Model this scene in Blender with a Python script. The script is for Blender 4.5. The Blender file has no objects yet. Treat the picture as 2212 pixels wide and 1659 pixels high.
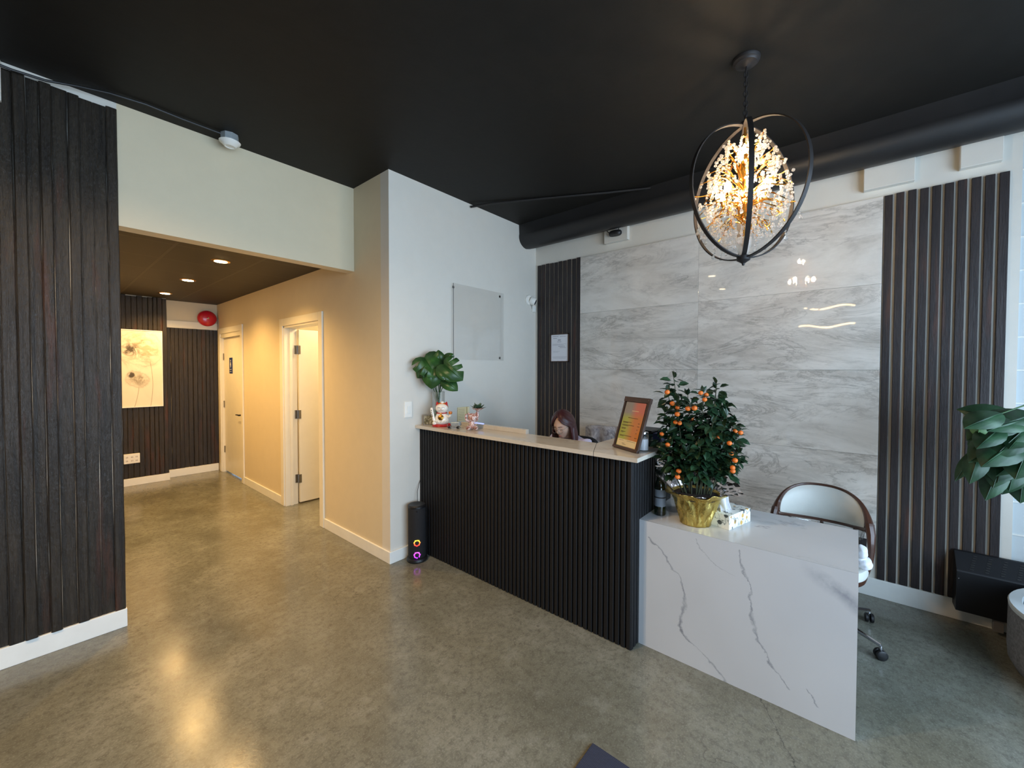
import bpy, bmesh, math, random
from mathutils import Vector, Matrix, noise
from mathutils.geometry import tessellate_polygon
R = math.radians
PI = math.pi
random.seed(7)
scene = bpy.context.scene
COL = scene.collection

# ------------------------------------------------------------------ camera, world, daylight, exposure
def make_camera():
    yaw, pitch, roll, f, H, cx, cy = 0.6845, -0.022, 0.0025, 870.1, 1.5967, 1141.4, 817.0
    fw = Vector((math.cos(yaw)*math.cos(pitch), math.sin(yaw)*math.cos(pitch), math.sin(pitch)))
    r = fw.cross(Vector((0, 0, 1))).normalized(); u = r.cross(fw)
    r2 = r*math.cos(roll) + u*math.sin(roll); u2 = -r*math.sin(roll) + u*math.cos(roll)
    cam = bpy.data.cameras.new('camera'); cam.sensor_width = 36; cam.lens = 36*f/2212
    cam.shift_x = -(cx-1106)/2212; cam.shift_y = (cy-829.5)/2212
    cam.clip_start = .05; cam.clip_end = 60
    o = bpy.data.objects.new('camera', cam); COL.objects.link(o)
    m = Matrix((r2, u2, -fw)).transposed().to_4x4(); m.translation = Vector((0, 0, H))
    o.matrix_world = m; scene.camera = o
make_camera()
scene.view_settings.view_transform = 'Standard'; scene.view_settings.look = 'None'
scene.view_settings.exposure = 0.0; scene.view_settings.gamma = 1; scene.view_settings.use_curve_mapping = False
w = bpy.data.worlds.new('world'); scene.world = w; w.use_nodes = True
w.node_tree.nodes['Background'].inputs[0].default_value = (.50, .72, 1.0, 1)
w.node_tree.nodes['Background'].inputs[1].default_value = 2.2

def area(name, loc, rot, sx, sy, power, col, spread=180):
    l = bpy.data.lights.new(name, 'AREA'); l.shape = 'RECTANGLE'; l.size = sx; l.size_y = sy
    l.energy = power; l.color = col; l.spread = R(spread)
    o = bpy.data.objects.new(name, l); COL.objects.link(o); o.location = loc; o.rotation_euler = rot; return o
area('daylight_side', (.9, -2.25, 1.60), (R(90), 0, 0), 4.6, 2.5, 250, (.64, .83, 1.0))

# ------------------------------------------------------------------ node materials
def lin(c):
    return tuple(((v/12.92) if v <= .04045 else ((v+.055)/1.055)**2.4) for v in c)
def rgb(r, g, b): return lin((r/255, g/255, b/255)) + (1,)
class NT:
    def __init__(s, name):
        s.m = bpy.data.materials.new(name); s.m.use_nodes = True; s.t = s.m.node_tree
        s.b = s.t.nodes['Principled BSDF']; s.out = s.t.nodes['Material Output']; s._c = None
    def n(s, typ, **kw):
        nd = s.t.nodes.new(typ)
        for k, v in kw.items():
            if k.startswith('i_'): pass
            else: setattr(nd, k, v)
        return nd
    def L(s, a, b): s.t.links.new(a, b)
    def put(s, sock, v):
        if isinstance(v, (int, float, tuple, list)): sock.default_value = v
        else: s.L(v, sock)
    def co(s, scale=(1, 1, 1), kind='Object', loc=(0, 0, 0)):
        tc = s.n('ShaderNodeTexCoord'); mp = s.n('ShaderNodeMapping')
        s.L(tc.outputs[kind], mp.inputs[0]); mp.inputs['Scale'].default_value = scale; mp.inputs['Location'].default_value = loc
        return mp.outputs[0]
    def noise(s, vec, scale=5, detail=4, rough=.55, dist=0):
        nd = s.n('ShaderNodeTexNoise'); s.L(vec, nd.inputs['Vector'])
        nd.inputs['Scale'].default_value = scale; nd.inputs['Detail'].default_value = detail
        nd.inputs['Roughness'].default_value = rough; nd.inputs['Distortion'].default_value = dist
        return nd.outputs['Fac']
    def math(s, op, a, b=0.0, c=0.0, clamp=False):
        nd = s.n('ShaderNodeMath', operation=op, use_clamp=clamp)
        s.put(nd.inputs[0], a); s.put(nd.inputs[1], b); s.put(nd.inputs[2], c); return nd.outputs[0]
    def ramp(s, fac, stops):
        nd = s.n('ShaderNodeValToRGB'); s.L(fac, nd.inputs[0]); e = nd.color_ramp.elements
        while len(e) < len(stops): e.new(.5)
        for i, (p, c) in enumerate(stops):
            e[i].position = p; e[i].color = c if isinstance(c, tuple) else (c, c, c, 1)
        return nd.outputs[0]
    def mix(s, fac, a, b, mode='MIX'):
        nd = s.n('ShaderNodeMix', data_type='RGBA', blend_type=mode)
        s.put(nd.inputs['Factor'], fac); s.put(nd.inputs['A'], a); s.put(nd.inputs['B'], b); return nd.outputs['Result']
    def bump(s, h, strength=.3, dist=.01):
        nd = s.n('ShaderNodeBump'); s.L(h, nd.inputs['Height']); nd.inputs['Strength'].default_value = strength
        nd.inputs['Distance'].default_value = dist; s.L(nd.outputs[0], s.b.inputs['Normal'])
    def set(s, **kw):
        names = dict(col='Base Color', rough='Roughness', metal='Metallic', spec='Specular IOR Level', trans='Transmission Weight',
                     ior='IOR', alpha='Alpha', ecol='Emission Color', estr='Emission Strength', coat='Coat Weight', sss='Subsurface Weight',
                     croughness='Coat Roughness', sheen='Sheen Weight')
        for k, v in kw.items(): s.put(s.b.inputs[names[k]], v)
        return s
    def ridge(s, vec, scale, width, detail=5, dist=0, rough=.55):
        n = s.noise(vec, scale, detail, rough, dist)
        a = s.math('ABSOLUTE', s.math('SUBTRACT', n, .5))
        return s.math('SUBTRACT', 1.0, s.math('DIVIDE', a, width), clamp=True)
def plain(name, col, rough=.5, metal=0, bump=0, bscale=60, var=.0, **kw):
    t = NT(name); c = rgb(*col)
    v = t.noise(t.co(), 9, 3)
    lo = tuple(x*(1-var) for x in c[:3])+(1,); hi = tuple(min(1, x*(1+var)) for x in c[:3])+(1,)
    t.set(col=t.ramp(v, [(.3, lo), (.7, hi)]) if var else c, rough=rough, metal=metal, **kw)
    if bump: t.bump(t.noise(t.co(), bscale, 3), bump, .003)
    return t.m
M = {}
M['wall'] = plain('painted_wall', (216, 211, 200), .6, bump=.12, bscale=160, var=.015)
M['charcoal'] = plain('charcoal_wall_paint', (58, 56, 54), .7)  # for the unseen front wall, dark to cut light bounced onto the desk
M['warmlitwall'] = plain('warm_lit_painted_wall', (216, 202, 172), .6, bump=.12, bscale=160, var=.015)  # same wall paint made yellower, warm lamp light put into its colour
M['trim'] = plain('white_trim_paint', (232, 232, 226), .4, bump=.1, bscale=40, var=.03)
M['casing'] = plain('door_casing_paint', (232, 226, 208), .4, var=.02)
M['blackceil'] = plain('black_ceiling_paint', (28, 26, 23), .6, bump=.25, bscale=24, var=.12, spec=.22)
M['duct'] = plain('black_duct_paint', (30, 29, 29), .5, bump=.15, bscale=14, var=.12)
M['blk'] = plain('black_metal', (38, 36, 36), .42, metal=.5)
M['ringm'] = plain('dark_bronze_metal', (44, 40, 39), .5, metal=.3, var=.1)
M['blkplastic'] = plain('black_plastic', (20, 20, 22), .45, bump=.1)
M['fabricblk'] = plain('black_mesh_fabric', (22, 22, 25), .8, bump=.6, bscale=700)
M['chrome'] = plain('chrome', (215, 215, 220), .12, metal=1)
M['steel'] = plain('brushed_steel', (150, 148, 145), .3, metal=1, var=.05)
M['galv'] = plain('galvanised_steel', (168, 176, 178), .4, metal=.45, var=.2)
M['white'] = plain('white_plastic', (236, 234, 226), .35)
M['cream'] = plain('cream_plastic', (236, 222, 180), .5, var=.05)
M['brass'] = plain('gold_brass', (226, 168, 78), .22, metal=1, var=.08)
M['grey'] = plain('grey_metal', (128, 126, 126), .4, metal=.3)
M['blue'] = plain('blue_sign', (28, 52, 110), .5)
M['red'] = plain('red_enamel', (196, 22, 42), .3, coat=.4, var=.08)
M['redpl'] = plain('red_lacquer', (176, 26, 28), .25)
M['orange'] = plain('orange_glaze', (214, 120, 36), .25, var=.12)
M['catwhite'] = plain('cat_porcelain', (240, 232, 218), .2, coat=.5)
M['black'] = plain('black_ink', (22, 20, 22), .5)
M['brownink'] = plain('brown_ink', (90, 60, 40), .6)
M['brownframe'] = plain('brown_wood_frame', (70, 48, 36), .4, var=.25)
M['chairwood'] = plain('walnut_wood', (74, 46, 34), .35, var=.3, coat=.3)
M['leather'] = plain('pale_leather', (214, 214, 206), .5, bump=.2, bscale=220, var=.03)
M['cloth'] = plain('white_cloth', (232, 232, 236), .8, bump=.4, bscale=90)
M['soil'] = plain('soil', (40, 28, 22), .9, bump=1, bscale=90, var=.3)
M['twig'] = plain('twig_bark', (62, 66, 42), .7, var=.25)
M['skin'] = plain('skin', (222, 184, 162), .5, var=.03, sss=.05)
M['lip'] = plain('lips', (200, 128, 120), .45)
M['hair'] = plain('burgundy_hair', (62, 24, 26), .38, var=.35)
M['shirt'] = plain('lavender_shirt', (204, 196, 220), .8, bump=.3, bscale=70)
M['trouser'] = plain('dark_trousers', (34, 34, 44), .8)
M['screen'] = None

def glass(name, col=(1, 1, 1, 1), mixf=.5, rough=0.0, ior=1.5):
    t = NT(name); t.set(col=col, rough=rough, trans=1.0, ior=ior)
    tr = t.n('ShaderNodeBsdfTransparent'); mx = t.n('ShaderNodeMixShader'); mx.inputs[0].default_value = mixf
    t.L(tr.outputs[0], mx.inputs[1]); t.L(t.b.outputs[0], mx.inputs[2]); t.L(mx.outputs[0], t.out.inputs[0]); return t.m
def pane(name, refl=.06, tint=(1, 1, 1, 1), rough=0.0):
    t = NT(name); tr = t.n('ShaderNodeBsdfTransparent'); tr.inputs[0].default_value = tint
    gl = t.n('ShaderNodeBsdfGlossy'); gl.inputs['Roughness'].default_value = rough
    lw = t.n('ShaderNodeLayerWeight'); lw.inputs['Blend'].default_value = .5
    mx = t.n('ShaderNodeMixShader'); t.L(t.math('ADD', t.math('MULTIPLY', t.math('POWER', lw.outputs['Facing'], 5.0), 1-refl), refl, clamp=True), mx.inputs[0])
    t.L(tr.outputs[0], mx.inputs[1]); t.L(gl.outputs[0], mx.inputs[2]); t.L(mx.outputs[0], t.out.inputs[0]); return t.m
def m_crystal():
    t = NT('crystal'); t.set(col=(1, .985, .96, 1), rough=0.0, trans=1.0, ior=1.5)
    tr = t.n('ShaderNodeBsdfTransparent'); m1 = t.n('ShaderNodeMixShader'); m1.inputs[0].default_value = .62
    t.L(tr.outputs[0], m1.inputs[1]); t.L(t.b.outputs[0], m1.inputs[2])
    tl = t.n('ShaderNodeBsdfTranslucent'); tl.inputs[0].default_value = (1, .96, .9, 1); df = t.n('ShaderNodeBsdfDiffuse'); df.inputs[0].default_value = (1, .96, .9, 1)
    m2 = t.n('ShaderNodeMixShader'); t.L(tl.outputs[0], m2.inputs[1]); t.L(df.outputs[0], m2.inputs[2])
    m3 = t.n('ShaderNodeMixShader'); m3.inputs[0].default_value = .20; t.L(m1.outputs[0], m3.inputs[1]); t.L(m2.outputs[0], m3.inputs[2])
    t.L(m3.outputs[0], t.out.inputs[0]); return t.m
M['crystal'] = m_crystal()
M['vaseglass'] = glass('vase_glass', (.93, .97, .96, 1), .45)
M['acrylic'] = pane('clear_acrylic', .05, (.978, .975, .972, 1))
M['window'] = pane('window_glass', .04, (.97, .98, 1, 1))
M['plastic'] = pane('clear_plastic_film', .12, (.86, .87, .88, 1), .12)
M['water'] = pane('water', .05, (.8, .88, .84, 1))
def emit(name, col, strength):
    t = NT(name); t.set(col=(0, 0, 0, 1), ecol=col, estr=strength); return t.m
M['bulb'] = emit('warm_bulb', (1, .78, .50, 1), 230)
M['pot'] = emit('warm_downlight', (1, .72, .34, 1), 60)
M['led'] = emit('warm_led_strip', (1, .66, .30, 1), 34)
M['lampdisc'] = emit('warm_ceiling_lamp', (1, .74, .42, 1), 30)
M['screenblue'] = emit('blue_screen_glow', (.35, .42, 1, 1), 1.6)

def m_floor():
    t = NT('polished_concrete'); co = t.co()
    mp = t.n('ShaderNodeMapping'); t.L(co, mp.inputs[0]); mp.inputs['Rotation'].default_value = (0, 0, R(35)); mp.inputs['Scale'].default_value = (1, .55, 1)
    big = t.noise(mp.outputs[0], .6, 3, .5, .2); mid = t.noise(mp.outputs[0], 2.6, 8, .56, .2); fine = t.noise(co, 30, 7, .76)
    c = t.ramp(mid, [(.28, rgb(98, 97, 85)), (.5, rgb(118, 118, 106)), (.72, rgb(136, 136, 125))])
    c = t.mix(t.ramp(big, [(.42, 0.), (.66, .5)]), c, rgb(126, 119, 98))
    c = t.mix(t.ramp(fine, [(.36, .7), (.54, 0.)]), c, rgb(88, 86, 76))
    me_ = t.noise(co, 7, 7, .7); c = t.mix(t.ramp(me_, [(.40, .30), (.52, 0.)]), c, rgb(98, 96, 84)); c = t.mix(t.ramp(me_, [(.54, 0.), (.66, .24)]), c, rgb(156, 156, 146))
    ff = t.noise(co, 120, 3, .8); c = t.mix(t.ramp(ff, [(.54, 0.), (.72, .28)]), c, rgb(176, 177, 168))
    # dark clustered pits
    vo = t.n('ShaderNodeTexVoronoi'); t.L(co, vo.inputs['Vector']); vo.inputs['Scale'].default_value = 70
    pit = t.ramp(vo.outputs['Distance'], [(.10, 1.), (.20, 0.)])
    msk = t.ramp(t.noise(co, 1.7, 4, .6), [(.55, 0.), (.68, 1.)])
    c = t.mix(t.math('MULTIPLY', t.math('MULTIPLY', pit, msk), .6), c, rgb(56, 54, 48))
    vo2 = t.n('ShaderNodeTexVoronoi'); t.L(co, vo2.inputs['Vector']); vo2.inputs['Scale'].default_value = 7
    c = t.mix(t.ramp(vo2.outputs['Distance'], [(.05, .5), (.085, 0.)]), c, rgb(84, 80, 72))
    # hairline cracks
    cr = t.ridge(co, .75, .0032, 6, .25, .6); cm = t.ramp(t.noise(co, .8, 2), [(.5, 0.), (.58, 1.)])
    c = t.mix(t.math('MULTIPLY', t.math('MULTIPLY', cr, cm), .6), c, rgb(58, 55, 50))
    sp = t.n('ShaderNodeSeparateXYZ'); t.L(co, sp.inputs[0]); X_, Y_ = sp.outputs['X'], sp.outputs['Y']
    yl = t.math('ADD', t.math('MULTIPLY', X_, .569), -.920); dv = t.math('ABSOLUTE', t.math('SUBTRACT', t.math('SUBTRACT', Y_, yl), t.math('MULTIPLY', t.math('SUBTRACT', t.noise(co, 11, 6, .7), .5), .09)))
    k_ = t.math('MULTIPLY', t.math('SUBTRACT', 1.0, t.math('DIVIDE', dv, .0035), clamp=True), t.math('MULTIPLY', t.math('GREATER_THAN', X_, 1.72), t.math('LESS_THAN', X_, 2.3)))
    c = t.mix(t.math('MULTIPLY', k_, .8), c, rgb(56, 56, 52))
    t.set(col=c, rough=t.ramp(mid, [(.35, .15), (.7, .27)]), spec=.5)
    t.bump(t.noise(co, 40, 5, .7), .08, .004)
    return t.m
M['floor'] = m_floor()
def m_marble():
    t = NT('grey_marble_tile'); tc = t.n('ShaderNodeTexCoord'); sp = t.n('ShaderNodeSeparateXYZ'); t.L(tc.outputs['Object'], sp.inputs[0])
    iy = t.math('FLOOR', t.math('DIVIDE', sp.outputs['Y'], 1.222)); iz = t.math('FLOOR', t.math('DIVIDE', sp.outputs['Z'], .6))
    cb = t.n('ShaderNodeCombineXYZ'); t.L(iy, cb.inputs[0]); t.L(iz, cb.inputs[1])
    wn = t.n('ShaderNodeTexWhiteNoise', noise_dimensions='3D'); t.L(cb.outputs[0], wn.inputs['Vector'])
    sc = t.n('ShaderNodeVectorMath', operation='SCALE'); t.L(wn.outputs['Color'], sc.inputs[0]); sc.inputs['Scale'].default_value = 9
    mp = t.n('ShaderNodeMapping'); t.L(tc.outputs['Object'], mp.inputs[0]); mp.inputs['Rotation'].default_value = (R(15), 0, 0)
    mp.inputs['Scale'].default_value = (1, .62, 2.0)
    ad = t.n('ShaderNodeVectorMath', operation='ADD'); t.L(mp.outputs[0], ad.inputs[0]); t.L(sc.outputs[0], ad.inputs[1]); v = ad.outputs[0]
    cloud = t.noise(v, 1.7, 7, .62, .9)
    c = t.ramp(cloud, [(.24, rgb(178, 170, 160)), (.42, rgb(214, 207, 197)), (.60, rgb(226, 220, 211)), (.82, rgb(198, 191, 181))])
    big = t.ramp(t.noise(v, 1.15, 5, .6, .6), [(.40, .08), (.56, 1.)])
    ve = t.ridge(v, 2.3, .030, 10, 1.1, .70)
    c = t.mix(t.math('MULTIPLY', t.math('MULTIPLY', ve, big), .46), c, rgb(106, 97, 88))
    sm = t.ridge(v, 1.5, .16, 10, 1.3, .74)
    c = t.mix(t.math('MULTIPLY', t.math('MULTIPLY', t.math('POWER', sm, 2.0), big), .38), c, rgb(142, 133, 123))
    fv = t.ridge(v, 4.2, .018, 8, .9, .66); fm = t.ramp(t.noise(v, 2.6, 3), [(.52, 0.), (.66, 1.)])
    c = t.mix(t.math('MULTIPLY', t.math('MULTIPLY', fv, fm), .22), c, rgb(124, 118, 112))
    t.set(col=c, rough=.025, spec=.6); return t.m
M['marble'] = m_marble()
def m_quartz(name, base, dark, warm=None, vs=1.0, amt=.5, rough=.18):
    t = NT(name); co = t.co((1, 1, 1)); mp = t.n('ShaderNodeMapping'); t.L(co, mp.inputs[0])
    mp.inputs['Rotation'].default_value = (R(62), R(10), R(8)); mp.inputs['Scale'].default_value = (vs, vs*.55, vs*1.3); v = mp.outputs[0]
    cl = t.noise(v, 1.6, 4, .5, .5)
    c = t.ramp(cl, [(.3, tuple(x*.93 for x in rgb(*base)[:3])+(1,)), (.6, rgb(*base))])
    ve = t.ridge(v, 1.25, .0075, 6, .5, .6); vm = t.ramp(t.noise(v, .9, 2), [(.42, 0.), (.60, 1.)])
    c = t.mix(t.math('MULTIPLY', t.math('MULTIPLY', ve, vm), amt), c, rgb(*dark))
    v2 = t.ridge(v, 2.2, .03, 8, 1.1, .65); v2m = t.ramp(t.noise(v, 1.1, 3), [(.60, 0.), (.70, 1.)])
    c = t.mix(t.math('MULTIPLY', t.math('MULTIPLY', v2, v2m), amt*1.1), c, rgb(*dark))
    if warm: c = t.mix(t.ramp(t.noise(v, 2.6, 6, .6, 1), [(.5, 0.), (.7, .6)]), c, rgb(*warm))
    t.set(col=c, rough=rough, spec=.5); return t.m
def m_quartz_panel():
    t = NT('veined_quartz_panel'); tc = t.n('ShaderNodeTexCoord'); sp = t.n('ShaderNodeSeparateXYZ'); t.L(tc.outputs['Object'], sp.inputs[0]); v = tc.outputs['Object']
    Y, Z = sp.outputs['Y'], sp.outputs['Z']; n1 = t.noise(v, 4, 6, .62); n2 = t.noise(v, 14, 6, .7)
    w_ = t.math('ADD', t.math('MULTIPLY', t.math('SUBTRACT', n1, .5), .16), t.math('MULTIPLY', t.math('SUBTRACT', n2, .5), .035))
    c = t.ramp(t.noise(v, 1.3, 3), [(.3, rgb(192, 193, 194)), (.7, rgb(201, 202, 203))])
    def vein(pts, wd, amt):
        nonlocal c
        fc = t.n('ShaderNodeFloatCurve'); cu = fc.mapping.curves[0]; P = sorted([(z/.75, y+.5) for y, z in pts])
        cu.points[0].location = P[0]; cu.points[1].location = P[-1]
        for p in P[1:-1]: cu.points.new(*p)
        fc.mapping.update(); t.L(t.math('DIVIDE', Z, .75), fc.inputs['Value'])
        yc = t.math('ADD', t.math('SUBTRACT', fc.outputs[0], .5), w_)
        d = t.math('ABSOLUTE', t.math('SUBTRACT', Y, yc)); wv = t.math('MULTIPLY', t.math('POWER', n1, 3.0), wd*9)
        m = t.math('SUBTRACT', 1.0, t.math('DIVIDE', d, t.math('ADD', wv, .0012)), clamp=True)
        zin = t.math('MULTIPLY', t.math('GREATER_THAN', Z, P[0][0]*.75), t.math('LESS_THAN', Z, P[-1][0]*.75))
        k = t.math('MULTIPLY', t.math('MULTIPLY', m, zin), t.ramp(n2, [(.38, amt*.4), (.6, amt)])); c = t.mix(k, c, rgb(104, 108, 118))
    vein([(.43, .64), (.34, .55), (.23, .37), (.24, .17), (.08, .06), (.01, 0)], .0065, .8)
    vein([(-.02, .70), (-.06, .54), (-.09, .40), (-.14, .23), (-.24, .10)], .0065, .75)
    vein([(.18, .70), (.10, .60), (.0, .56)], .004, .5)
    vein([(-.31, .14), (-.365, .075)], .004, .8)
    # a wider grey blotch at the upper end corner
    dz = t.math('SUBTRACT', t.math('ADD', t.math('MULTIPLY', Y, .62), .882), Z); bl = t.math('SUBTRACT', 1.0, t.math('DIVIDE', t.math('ABSOLUTE', t.math('ADD', dz, t.math('MULTIPLY', w_, .5))), .05), clamp=True)
    bl = t.math('MULTIPLY', bl, t.ramp(t.math('SUBTRACT', t.math('MULTIPLY', Y, -4.0), 1.1), [(.0, 0.), (.5, 1.)])); c = t.mix(t.math('MULTIPLY', bl, t.ramp(n2, [(.35, .2), (.62, .75)])), c, rgb(128, 131, 140))
    t.set(col=c, rough=.22, spec=.5); return t.m
M['quartz_panel'] = m_quartz_panel()
M['quartz'] = m_quartz('white_veined_quartz', (201, 202, 203), (128, 130, 138), vs=1.05, amt=.65)
M['counterstone'] = m_quartz('cream_veined_stone', (206, 198, 184), (140, 128, 116), (182, 166, 146), vs=1.6, amt=.4, rough=.14)
def m_wood(name, dark, lite, accent, grain=1.0, rough=.42, bumpy=.5, coat=0.0):
    t = NT(name); v = t.co((11, 11, .55)); g = t.noise(v, 3.2*grain, 7, .66, .6); f = t.noise(t.co((34, 34, 1.6)), 6, 4, .7)
    c = t.ramp(g, [(.3, rgb(*dark)), (.7, rgb(*lite))])
    a = t.ramp(t.noise(t.co((9, 9, .8), loc=(3, 1, 0)), 1.7, 3, .5), [(.58, 0.), (.74, .75)])
    c = t.mix(a, c, rgb(*accent)); c = t.mix(t.ramp(f, [(.35, .6), (.55, 0.)]), c, tuple(x*.5 for x in rgb(*dark)[:3])+(1,))
    t.set(col=c, rough=t.ramp(f, [(.3, rough+.12), (.7, rough-.12)]), spec=.4, coat=coat)
    h = t.math('ADD', f, t.noise(t.co((14, 14, 5)), 6, 5, .6)); t.bump(h, bumpy, .004); return t.m
M['plank'] = m_wood('charred_rough_plank', (30, 26, 22), (60, 53, 44), (82, 48, 34), rough=.38, bumpy=.9)
M['slat'] = m_wood('stained_slat', (36, 31, 32), (56, 48, 47), (88, 55, 42), rough=.5, bumpy=.35)
M['flute'] = m_wood('black_fluted_cladding', (14, 13, 15), (20, 19, 21), (22, 20, 20), rough=.62, bumpy=.2)

def m_hallceil():
    t = NT('black_tile_ceiling'); co = t.co(); br = t.n('ShaderNodeTexBrick'); t.L(co, br.inputs['Vector'])
    br.offset = 0; br.inputs['Scale'].default_value = 1; br.inputs['Brick Width'].default_value = .61; br.inputs['Row Height'].default_value = .61
    br.inputs['Mortar Size'].default_value = .012; br.inputs['Color1'].default_value = rgb(52, 46, 36); br.inputs['Color2'].default_value = rgb(49, 43, 34)
    br.inputs['Mortar'].default_value = rgb(66, 60, 50)
    t.set(col=br.outputs['Color'], rough=.6); t.bump(br.outputs['Fac'], .6, .01); return t.m
M['hallceil'] = m_hallceil()
def m_gold():
    t = NT('crinkled_gold_foil'); v = t.co((1, 1, .28)); n1 = t.noise(v, 26, 5, .6, 1.2)
    t.set(col=t.ramp(n1, [(.3, rgb(176, 148, 74)), (.7, rgb(232, 210, 126))]), metal=1, rough=.27)
    t.bump(n1, .9, .012); return t.m
M['goldfoil'] = m_gold()
def m_silver():
    t = NT('crinkled_silver_foil'); vo = t.n('ShaderNodeTexVoronoi'); t.L(t.co(), vo.inputs['Vector']); vo.inputs['Scale'].default_value = 30
    t.set(col=rgb(224, 216, 214), metal=1, rough=.16); t.bump(vo.outputs['Distance'], .4, .01); return t.m
M['silverfoil'] = m_silver()
def m_leaf(name, a, b, rough=.38):
    t = NT(name); n = t.noise(t.co(), 14, 3); t.set(col=t.ramp(n, [(.3, rgb(*a)), (.7, rgb(*b))]), rough=rough, spec=.5, trans=0); return t.m
M['monstera'] = m_leaf('monstera_leaf', (30, 62, 26), (58, 98, 44))
M['kumleaf'] = m_leaf('kumquat_leaf', (20, 42, 26), (44, 72, 46), .34)
M['bigleaf'] = m_leaf('large_leaf', (30, 58, 38), (56, 92, 62), .4)
M['palebud'] = m_leaf('young_leaf', (106, 150, 98), (124, 166, 112), .45)
M['kumquat'] = plain('kumquat_skin', (228, 116, 42), .38, bump=.4, bscale=300, var=.2)
M['succulent'] = m_leaf('succulent_leaf', (58, 84, 58), (108, 128, 100), .45)
def m_bear():
    t = NT('brown_marbled_resin'); n = t.noise(t.co(), 28, 4, .6, 2)
    t.set(col=t.ramp(n, [(.40, rgb(226, 212, 206)), (.52, rgb(176, 122, 106)), (.66, rgb(120, 74, 62))]), rough=.2, coat=.5); return t.m
M['bear'] = m_bear()
def m_planter():
    t = NT('grey_stone_planter'); n = t.noise(t.co(), 60, 5, .7); t.set(col=t.ramp(n, [(.35, rgb(92, 92, 94)), (.65, rgb(130, 130, 132))]), rough=.7); t.bump(n, .3, .005); return t.m
M['planter'] = m_planter()
M['rim'] = plain('pale_rim', (196, 204, 206), .6, var=.05)
def m_mat():
    t = NT('ribbed_navy_mat'); wv = t.n('ShaderNodeTexWave'); t.L(t.co((1, 1, 1)), wv.inputs['Vector']); wv.inputs['Scale'].default_value = 55
    wv.inputs['Distortion'].default_value = 1.5; t.set(col=t.ramp(wv.outputs['Fac'], [(.2, rgb(34, 38, 56)), (.9, rgb(62, 68, 90))]), rough=.9)
    t.bump(wv.outputs['Fac'], .6, .004); return t.m
M['mat'] = m_mat()
def m_painting():
    # generic pale abstract flower drawing: round washes of grey-brown and thin stems
    t = NT('flower_canvas'); tc = t.n('ShaderNodeTexCoord'); v = tc.outputs['Object']; sp = t.n('ShaderNodeSeparateXYZ'); t.L(v, sp.inputs[0])
    X, Z = sp.outputs['X'], sp.outputs['Z']; n = t.noise(v, 9, 6, .65, 1.4); n2 = t.noise(v, 3, 5, .6, 1)
    def disc(cx, cz, r):
        dx = t.math('SUBTRACT', X, cx); dz = t.math('SUBTRACT', Z, cz)
        d = t.math('SQRT', t.math('ADD', t.math('MULTIPLY', dx, dx), t.math('MULTIPLY', dz, dz)))
        d = t.math('ADD', d, t.math('MULTIPLY', t.math('SUBTRACT', n2, .5), r*.9)); return t.math('SUBTRACT', 1.0, t.math('DIVIDE', d, r), clamp=True), d
    c = t.ramp(n2, [(.3, rgb(232, 222, 202)), (.7, rgb(240, 232, 214))])
    for (cx, cz, r, col, k) in ((.11, .80, .29, (172, 156, 130), 1.5), (.0, .77, .10, (84, 76, 64), 2.6), (.17, .80, .14, (196, 178, 146), 1.4),
                                (.06, .37, .13, (160, 148, 128), 1.5), (.0, .43, .04, (80, 72, 62), 4.0)):
        m_, d = disc(cx, cz, r); f = t.math('MULTIPLY', t.math('MULTIPLY', m_, k), t.ramp(n, [(.38, .1), (.6, 1.)]), clamp=True)
        c = t.mix(f, c, rgb(*col))
        rg = t.math('SUBTRACT', 1.0, t.math('DIVIDE', t.math('ABSOLUTE', t.math('SUBTRACT', d, r*.8)), .012), clamp=True)
        c = t.mix(t.math('MULTIPLY', rg, .22), c, rgb(110, 98, 80))
    for (x0, k, z1) in ((.19, .05, .62), (.03, .09, .26)):
        xx = t.math('ADD', t.math('MULTIPLY', t.math('SINE', t.math('MULTIPLY', Z, 5.0)), k*.5), x0)
        st = t.math('SUBTRACT', 1.0, t.math('DIVIDE', t.math('ABSOLUTE', t.math('SUBTRACT', X, xx)), .005), clamp=True)
        c = t.mix(t.math('MULTIPLY', t.math('MULTIPLY', st, t.math('LESS_THAN', Z, z1)), .7), c, rgb(120, 104, 84))
    t.set(col=c, rough=.7); return t.m
M['painting'] = m_painting()
def m_poster():
    t = NT('gradient_menu_sheet'); tc = t.n('ShaderNodeTexCoord'); sp = t.n('ShaderNodeSeparateXYZ'); t.L(tc.outputs['Object'], sp.inputs[0])
    n = t.noise(tc.outputs['Object'], 6, 3); Y = sp.outputs['Y']; Z = t.math('ADD', sp.outputs['Z'], t.math('MULTIPLY', t.math('SUBTRACT', n, .5), .06))
    top = t.mix(t.ramp(t.math('ADD', t.math('MULTIPLY', Y, 4), .5), [(.42, 0.), (.62, 1.)]), rgb(206, 112, 88), rgb(150, 142, 134))
    bot = t.mix(t.ramp(t.math('ADD', t.math('MULTIPLY', Y, 4), .5), [(.4, 0.), (.66, 1.)]), rgb(204, 124, 44), rgb(170, 176, 62))
    t.set(col=t.mix(t.ramp(t.math('MULTIPLY', Z, 3.0), [(.52, 1.), (.62, 0.)]), top, bot), rough=.35, coat=.4); return t.m
M['poster'] = m_poster()
M['paper'] = plain('paper', (226, 226, 230), .6, var=.02)
M['inkgrey'] = plain('grey_print', (146, 146, 158), .6)
M['cream_note'] = plain('cream_paper', (232, 214, 168), .6, var=.04)
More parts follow.
